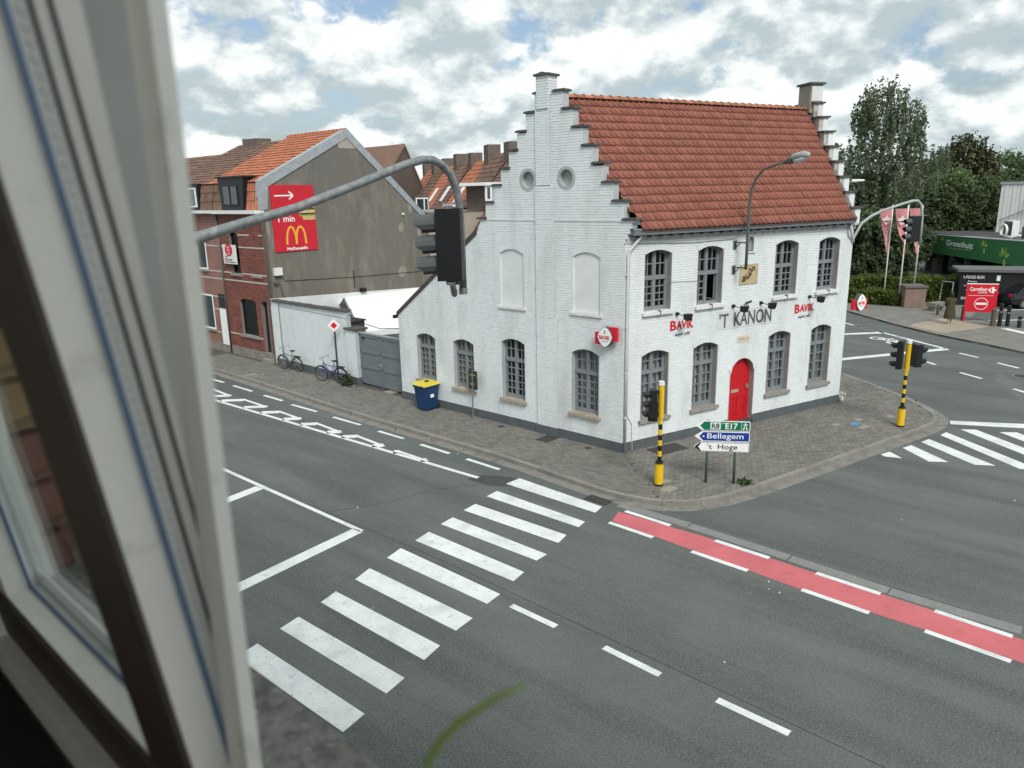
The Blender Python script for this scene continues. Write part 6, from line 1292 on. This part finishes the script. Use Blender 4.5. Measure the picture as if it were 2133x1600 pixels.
b = MB(); b.add(vs, [(i * n + (k + 1) % n, i * n + k, (i + 1) * n + k, (i + 1) * n + (k + 1) % n) for i in range(len(prof) - 1) for k in range(n)]); b.build('coat', COAT, pe, smooth=True)
b = MB()
for sg in (-1, 1): b.tube([(sg * .17, 0, 1.42), (sg * .23, .0, 1.36), (sg * .265, .03, 1.13), (sg * .20, .17, .99)], [.06, .075, .065, .05], 10)
b.build('coat_sleeves', COAT, pe, smooth=True)
b = MB(); b.lathe((0, -.015, 1.36), [(.06, 0), (.10, .08), (.105, .2), (.105, .30), (.085, .385), (.03, .42)], 14); b.build('hair', mat('dark_hair', (.02, .014, .012), .6, .2, 12), pe, smooth=True)
b = MB()
for x, y in ((.10, .05), (-.10, -.09)): b.box(x - .05, x + .05, y - .08, y + .14, 0, .07)
b.build('shoes', mat('pale_pink_shoe', (.5, .32, .30), .6, .1, 6), pe)
# cars: one at the car park edge, one just behind the pub
def car(label, loc, rz, cm):
    t = thing('parked_car', label, 'car', loc, rz, None)
    secs = [(-2.1, .45, .75, .80), (-2.0, .30, .95, .86), (-1.2, .22, 1.0, .88), (1.0, .22, .98, .88), (1.9, .25, .86, .85), (2.15, .40, .70, .78)]
    vs = []; fs = []
    for x, z0, z1, w_ in secs: vs += [(x, -w_, z0), (x, -w_, (z0 + z1) / 2), (x, -w_ * .93, z1), (x, w_ * .93, z1), (x, w_, (z0 + z1) / 2), (x, w_, z0)]
    for i in range(len(secs) - 1):
        for k in range(6): k2 = (k + 1) % 6; fs.append((i * 6 + k, i * 6 + k2, (i + 1) * 6 + k2, (i + 1) * 6 + k))
    fs += [tuple(range(6)), tuple(reversed(range(30, 36)))]
    b = MB(); b.add(vs, [tuple(reversed(f)) for f in fs]); b.build('body', cm, t)
    b = MB(); b.add([(-1.75, -.80, .94), (.95, -.80, .94), (.35, -.62, 1.45), (-1.2, -.62, 1.47), (-1.75, .80, .94), (.95, .80, .94), (.35, .62, 1.45), (-1.2, .62, 1.47)], [(0, 1, 2, 3), (7, 6, 5, 4), (3, 2, 6, 7), (1, 5, 6, 2), (0, 3, 7, 4)]); cbn = b.build('cabin', cm, t)
    b = MB(); b.add([(.93, -.70, .98), (.93, .70, .98), (.42, .56, 1.40), (.42, -.56, 1.40)], [(0, 1, 2, 3)]); b.add([(-1.72, -.70, .98), (-1.72, .70, .98), (-1.26, .56, 1.42), (-1.26, -.56, 1.42)], [(3, 2, 1, 0)])
    for s_ in (-1, 1): b.add([(-1.5, s_ * .805, .99), (.7, s_ * .805, .99), (.25, s_ * .66, 1.40), (-1.1, s_ * .66, 1.41)], [(0, 1, 2, 3)])
    b.V = [tuple(Vector(v) * 1.006) for v in b.V]; b.build('windows', mat('car_glass', (.015, .018, .02), .1, .05, 3, spec=.6), t)
    for x in (-1.32, 1.32):
        for s_ in (-1, 1): b = MB(); b.tube([(x, s_ * .70, .32), (x, s_ * .90, .32)], .32, 16); wh = b.build('wheel', RUBBER, t); b = MB(); b.tube([(x, s_ * .89, .32), (x, s_ * .91, .32)], .2, 12); b.build('rim', STEEL, wh)
    for s_ in (-1, 1): b = MB(); b.box(2.02, 2.14, s_ * .62 - .14, s_ * .62 + .14, .62, .74); b.build('headlight', SWHITE, t); b = MB(); b.box(-2.1, -2.0, s_ * .62 - .14, s_ * .62 + .14, .74, .9); b.build('tail_light', RED, t)
car('black car parked at the right edge of the car park', (38.6, 7.4, .1), R(-28), mat('black_car_paint', (.012, .013, .016), .25, .05, 3, spec=.6))
car('dark car mostly hidden behind the far end of the pub', (23.0, 13.0, 0.0), R(73), mat('dark_grey_car_paint', (.02, .022, .026), .25, .05, 3, spec=.6))
b = MB(); b.tube([(38.5, 5.6, .1), (38.5, 5.6, 1.05)], .05, 6); b.tube([(41.5, 3.8, .1), (41.5, 3.8, 1.05)], .05, 6); b.tube([(37.8, 6.0, 1.05), (44, 2.3, 1.05)], .07, 6); tag(b.build('trolley_rail', WPLAST), 'white horizontal rail on posts at the car park', 'rail')
# far street lamp seen past the gable
t = thing('far_street_lamp', 'slim pale street lamp head showing beside the far gable steps', 'lamp', (27.6, 13.6, 0)); b = MB(); b.tube([(0, 0, 0), (0, 0, 7.9), (.5, -.28, 8.05)], .05, 6); b.build('pole', STEEL, t); b = MB(); b.tube([(.3, -.17, 8.03), (.95, -.53, 8.05)], [.10, .06], 8); b.build('lamp_head', WPLAST, t)

# ================================================================== TREES
def tree(label, loc, h, crown, n, size, m_, asp=1.4, up=0, trunk=.25, strands=0):
    t = thing('leafy_tree' if not strands else 'birch_tree', label, 'tree', loc, 0, 'trees behind the shop')
    b = MB(); b.tube([(0, 0, 0), (.1, .05, h * .35), (-.1, .1, h * .65), (.05, 0, h * .9)], [trunk, trunk * .75, trunk * .45, trunk * .12], 8)
    for k in range(9): a = k * 2.4; z = h * (.3 + .06 * k); L_ = h * .2 * (1 - .06 * k); b.tube([(0, 0, z), (L_ * .5 * math.cos(a), L_ * .5 * math.sin(a), z + L_ * .35), (L_ * math.cos(a), L_ * math.sin(a), z + L_ * .6)], [trunk * .35, trunk * .2, .03], 5)
    b.build('trunk', BARK, t)
    P = []; S_ = []
    tot = sum(c[3] for c in crown)
    for (c, rad, pw, wt) in crown:
        k = int(n * wt / tot)
        if strands:   # drooping strands of leaves
            ns = max(4, k // strands)
            for _ in range(ns):
                d = np.random.normal(size=3); d /= np.linalg.norm(d); p = np.array(c) + d * np.random.uniform(.2, 1) ** .5 * np.array(rad); L_ = random.uniform(.8, 3.0)
                for q in range(strands):
                    f = random.random(); P.append(p + np.array([random.gauss(0, .08), random.gauss(0, .08), -f * L_])); S_.append(size * random.uniform(.6, 1.3))
        else:        # clumps of leaves over the crown
            nc = max(6, k // 60)
            for _ in range(nc):
                d = np.random.normal(size=3); d /= np.linalg.norm(d); p = np.array(c) + d * random.uniform(.35, 1) ** .5 * np.array(rad); cr = random.uniform(.35, .8) * min(rad) * .35
                q = np.random.normal(size=(60, 3)) * cr * .55; P.extend(p + q); S_.extend(np.random.uniform(size * .6, size * 1.3, 60))
    scatter_mesh('crown', np.array(P), np.array(S_), m_, t, asp, up); return t
rt = lambda u, z, d=0: (.866 * u + .5 * d, -.5 * u + .866 * d, z)
tree('tall drooping birch rising above the dark trees behind the far gable', (51.2, 27.6, 0), 18, [(rt(-.3, 15.0), (2.3, 2.3, 2.4), .5, 1.7), (rt(2.3, 13.8), (1.6, 1.6, 2.0), .5, .9), (rt(-2.0, 14.2), (1.1, 1.1, 1.9), .5, .6), (rt(.3, 11.6), (3.4, 3.4, 2.4), .5, 2.2), (rt(-4.0, 9.9), (1.9, 1.9, 1.9), .5, 1.1), (rt(-3.6, 7.4), (2.4, 2.4, 2.2), .5, 1.2), (rt(0, 8.0), (4.2, 4.2, 2.6), .5, 2.4), (rt(4.6, 10.4), (1.7, 1.7, 1.0), .5, .5)], 15500, .19, LEAFB, 1.9, 1.2, .25, 16)
tree('loose topped reddish green tree right of the birch', (72.5, 32.0, 0), 14, [(rt(0, 11.9), (2.3, 2.3, 1.6), .5, 1.5), (rt(-3.0, 10.6), (1.6, 1.6, 1.2), .5, .6), (rt(1.5, 10.6), (1.8, 1.8, 1.2), .5, .8), (rt(0, 8.5), (3.6, 3.6, 2.6), .5, 1.6)], 5600, .26, mat('reddish_leaf', (.085, .082, .035), .6, .15, .5, c2=(.045, .055, .025), island=.45), 1.5, .6, .2, 10)
for k, (x, y, h, r_, m_, lab) in enumerate(((50.8, 30.1, 9.4, 4.0, LEAFD, 'dark dense tree directly past the far gable'), (59.8, 32.1, 9.8, 4.6, LEAFD, 'dark dense tree low behind the birch'), (65.7, 31.1, 10.4, 4.2, LEAF, 'mid green tree between the birch and the loose topped tree'), (75.6, 32.6, 10.6, 4.4, LEAF, 'lighter green tree below the loose topped tree'), (79.0, 30.7, 11.2, 4.2, LEAF, 'light green rounded tree above the air conditioning units'), (79.6, 27.0, 11.5, 4.4, LEAFD, 'dark green tree above the white building'), (79.2, 22.5, 10.8, 4.6, LEAF, 'green tree at the right edge of the view'), (42.8, 22.8, 6.0, 2.6, LEAFD, 'low dark bushy tree left of the flags'), (47.2, 23.6, 5.6, 2.9, LEAFD, 'low dark bushy tree behind the flags'), (70.2, 28.6, 8.6, 4.2, LEAFD, 'dark low tree directly behind the shop roof'), (67.0, 30.0, 8.2, 3.6, LEAFD, 'dark rounded tree behind the left end of the shop roof'), (73.0, 25.5, 8.4, 4.0, LEAFD, 'dark low tree left of the white building'))):
    tree(lab, (x, y, 0), h, [((0, 0, h * .70), (r_ * .9, r_ * .9, h * .28), .5, 3), ((r_ * .5, -r_ * .3, h * .55), (r_ * .7, r_ * .7, h * .3), .5, 1.5), ((-r_ * .5, r_ * .3, h * .5), (r_ * .7, r_ * .7, h * .3), .5, 1.5), ((0, 0, h * .28), (r_ * .9, r_ * .9, h * .28), .5, 2)], 13000, .26, m_)

# ================================================================== NEAR BUILDING WITH THE OPEN WINDOW
nb = thing('near_brick_building', 'brick building at the left edge whose tilted window frame fills the view', 'building', CAM + EA * .3 - Vector((0, 0, CAM.z)))
WF = Fr(CAM - Vector(nb.location), DA, EA)     # u along the wall (to the left), v outwards, w up from the camera
b = MB(WF); Zg = -CAM.z
b.box(-7, 1.06, -.02, .235, Zg, -.58); b.box(1.06, 9, -.02, .27, Zg, 4.3); b.box(-7, 1.06, -.02, .27, 1.45, 4.3); b.box(-7, -2.2, -.02, .27, -.50, 1.45)
b.build('wall', mat('near_brick_wall', (.20, .13, .09), .9, .15, 5), nb)
NB1 = mat('tan_reveal_brick', (.36, .25, .13), .85, .12, 8, island=.15); NB2 = mat('red_reveal_brick', (.26, .13, .10), .85, .15, 8, island=.2)
for k in range(26):
    z = -.46 + k * .066
    for j, (v0, v1) in enumerate(((.10, .185), (.19, .268)) if k % 2 else ((.10, .14), (.145, .268))):
        b = MB(WF); b.box(1.01, 1.06, v0, v1, z, z + .056); b.build('brick', NB2 if k < 3 else NB1, nb)
b = MB(WF); b.box(1.03, 1.06, .09, .265, -.5, 1.25); b.build('reveal_mortar', mat('dark_mortar', (.07, .06, .05), .95, .1, 9), nb)
SILLS = mat('speckled_stone_sill', (.23, .22, .20), .9, .1, 30, spots=[((.12, .115, .105), 70, .45, .6), ((.34, .33, .31), 110, .55, .68)], bump=.3, bscale=150)
b = MB(WF); b.box(.43, 1.06, .236, .302, -.52, -.45); b.box(-2.2, .43, .17, .302, -.52, -.45); b.build('stone_sill', SILLS, nb)
b = MB(WF); b.box(-2.2, 1.06, -.16, .16, -.58, -.54); b.build('inner_sill', DARKIN, nb)
fx_ = MB(WF); fx_.box(.43, 1.03, .165, .235, -.575, -.505); fx_.box(-2.2, .43, .1, .169, -.575, -.505); fx_.box(-2.2, 1.03, .165, .235, 1.38, 1.45); fx_.box(1.0, 1.06, .165, .22, -.505, 1.38); fx_.box(-2.2, -2.14, .165, .235, -.505, 1.38); frm = fx_.build('window_frame', PVC, nb)
b = MB(WF); b.box(.420, .447, .190, .200, -.505, 1.38); b.build('mullion_edge', PVC, frm)
b = MB(WF); b.box(.56, .58, .225, .262, -.45, 1.38); b.box(.56, .58, .194, .225, -.14, 1.38); b.build('mullion_side_plate', PVCD, frm)  # plate filling the gap as the mullion's side, its shade put into the grey
TI = R(7.1); hz = Vector((0, 0, 1)) * math.cos(TI) - EA * math.sin(TI); hv = EA * math.cos(TI) + Vector((0, 0, 1)) * math.sin(TI)
SF_ = Fr(WF(.45, .198, -.40), DA, hv, hz)   # sash tipped into the room, hinged at its foot
INNERB = mat('dark_brown_inner_face', (.075, .058, .045), .55, .1, 9)  # dark brown plate over the sash's room-facing side
b = MB(SF_); q_ = lambda v0, v1, h: [(.004, v0, h), (.085, v0, h), (.004, v1, h), (.085, v1, h)]; b.add(q_(-.027, .010, -.09) + q_(-.027, .078, 1.55), [(0, 2, 3, 1), (4, 5, 7, 6), (0, 1, 5, 4), (1, 3, 7, 5), (3, 2, 6, 7), (2, 0, 4, 6)]); sash = b.build('tilted_sash', PVC, nb)
b = MB(SF_); b.box(.0, .004, -.0045, -.0015, -.09, 1.55); b.build('blue_sealing_strip', TAPE, sash)
b = MB(SF_); b.box(.0005, .004, .0085, .0098, -.09, 1.55); b.build('gasket', GASKET, sash); b = MB(SF_); b.box(.001, .004, .0180, .0195, .12, 1.55); b.build('gasket', GASKET, sash)
b = MB(SF_); z = 0.0
while z < 1.5: b.lathe((0.003, .0045, z), [(.0012, 0), (.0024, .003), (.0012, .006)], 5); z += .0075
b.build('beaded_seal', WPLAST, sash)
b = MB(SF_); b.box(.004, .62, -.031, -.0275, -.10, -.026); b.box(.004, .088, -.031, -.0275, -.026, 1.55); b.build('inner_face', INNERB, sash)
b = MB(SF_); b.box(.086, .62, -.027, .010, -.09, -.022); b.build('bottom_rail', PVC, sash); b = MB(SF_); b.box(.086, .50, -.006, -.003, -.0225, -.0195); b.build('rail_strip', TAPE, sash); b = MB(SF_); b.box(.086, .50, .008, .012, -.022, -.008); b.build('glazing_bead', PVC, sash)
b = MB(SF_); b.box(.475, .56, -.027, .022, -.022, 1.55); b.build('far_stile', PVC, sash); b = MB(SF_); b.box(.471, .475, -.006, -.003, -.02, 1.55); b.build('stile_strip', TAPE, sash)
b = MB(SF_); b.box(.086, .56, -.027, .022, 1.47, 1.549); b.build('top_rail', PVC, sash)
b = MB(SF_); b.box(.086, .475, .0, .004, -.021, 1.469); b.build('glass', GLASSC, sash)
# room behind the window; pale walls, right wall left out to light the frame
rm_ = MB(WF); Rw = mat('room_wall_paint', (.72, .70, .66), .9, .05, 2)
rm_.box(-2.2, 2.2, -3.2, -3.1, -1.5, 1.6); rm_.box(2.2, 2.3, -3.2, -.02, -1.5, 1.6); rm_.box(-2.3, 2.3, -3.2, -.02, 1.5, 1.6); rm_.box(-2.3, 2.3, -3.2, -.02, -1.6, -1.5); rm_.build('room_shell', Rw, nb)
# pale green strand close to the lens, out of focus
ST = mat('strand_green', (.25, .37, .035), .6, .1, 20, spec=.2)
b = MB(Fr(CAM, DA, EA)); b.tube([(.1726, .1952, -.192), (.1785, .1886, -.1956), (.1848, .181, -.201), (.1905, .174, -.2065), (.1945, .1681, -.2129), (.197, .1633, -.2203), (.1974, .1591, -.2315), (.1951, .1534, -.254), (.193, .165, -.36), (.192, .20, -.42), (.19, .245, -.449)], [.0006, .0011, .0014, .0015, .0016, .0016, .0016, .0016, .0016, .0016, .0016], 6)
tag(b.build('green_strand', ST, smooth=True), 'thin blurred green strand curving up at the bottom edge before the road', 'plant')
# scraps of litter and grit on the road and in the channel
lp = []
for (x, y, n_) in ((-4.5, 6.0, 14), (-3.6, 3.4, 12), (-2.6, -2.0, 8), (-8, 3, 8), (-3, -8, 14), (2, -6, 8), (-9, -7, 8), (5, -7, 8)):
    for _ in range(n_): lp.append((x + random.gauss(0, 1.2), y + random.gauss(0, 1.6), .014))
tag(scatter_mesh('litter_scraps', np.array(lp), np.random.uniform(.015, .05, len(lp)), mat('pale_litter', (.6, .6, .56), .8, .2, 9, island=.4), None, 1.0, kind='stuff'), 'tiny pale scraps of litter scattered over the road', 'litter')
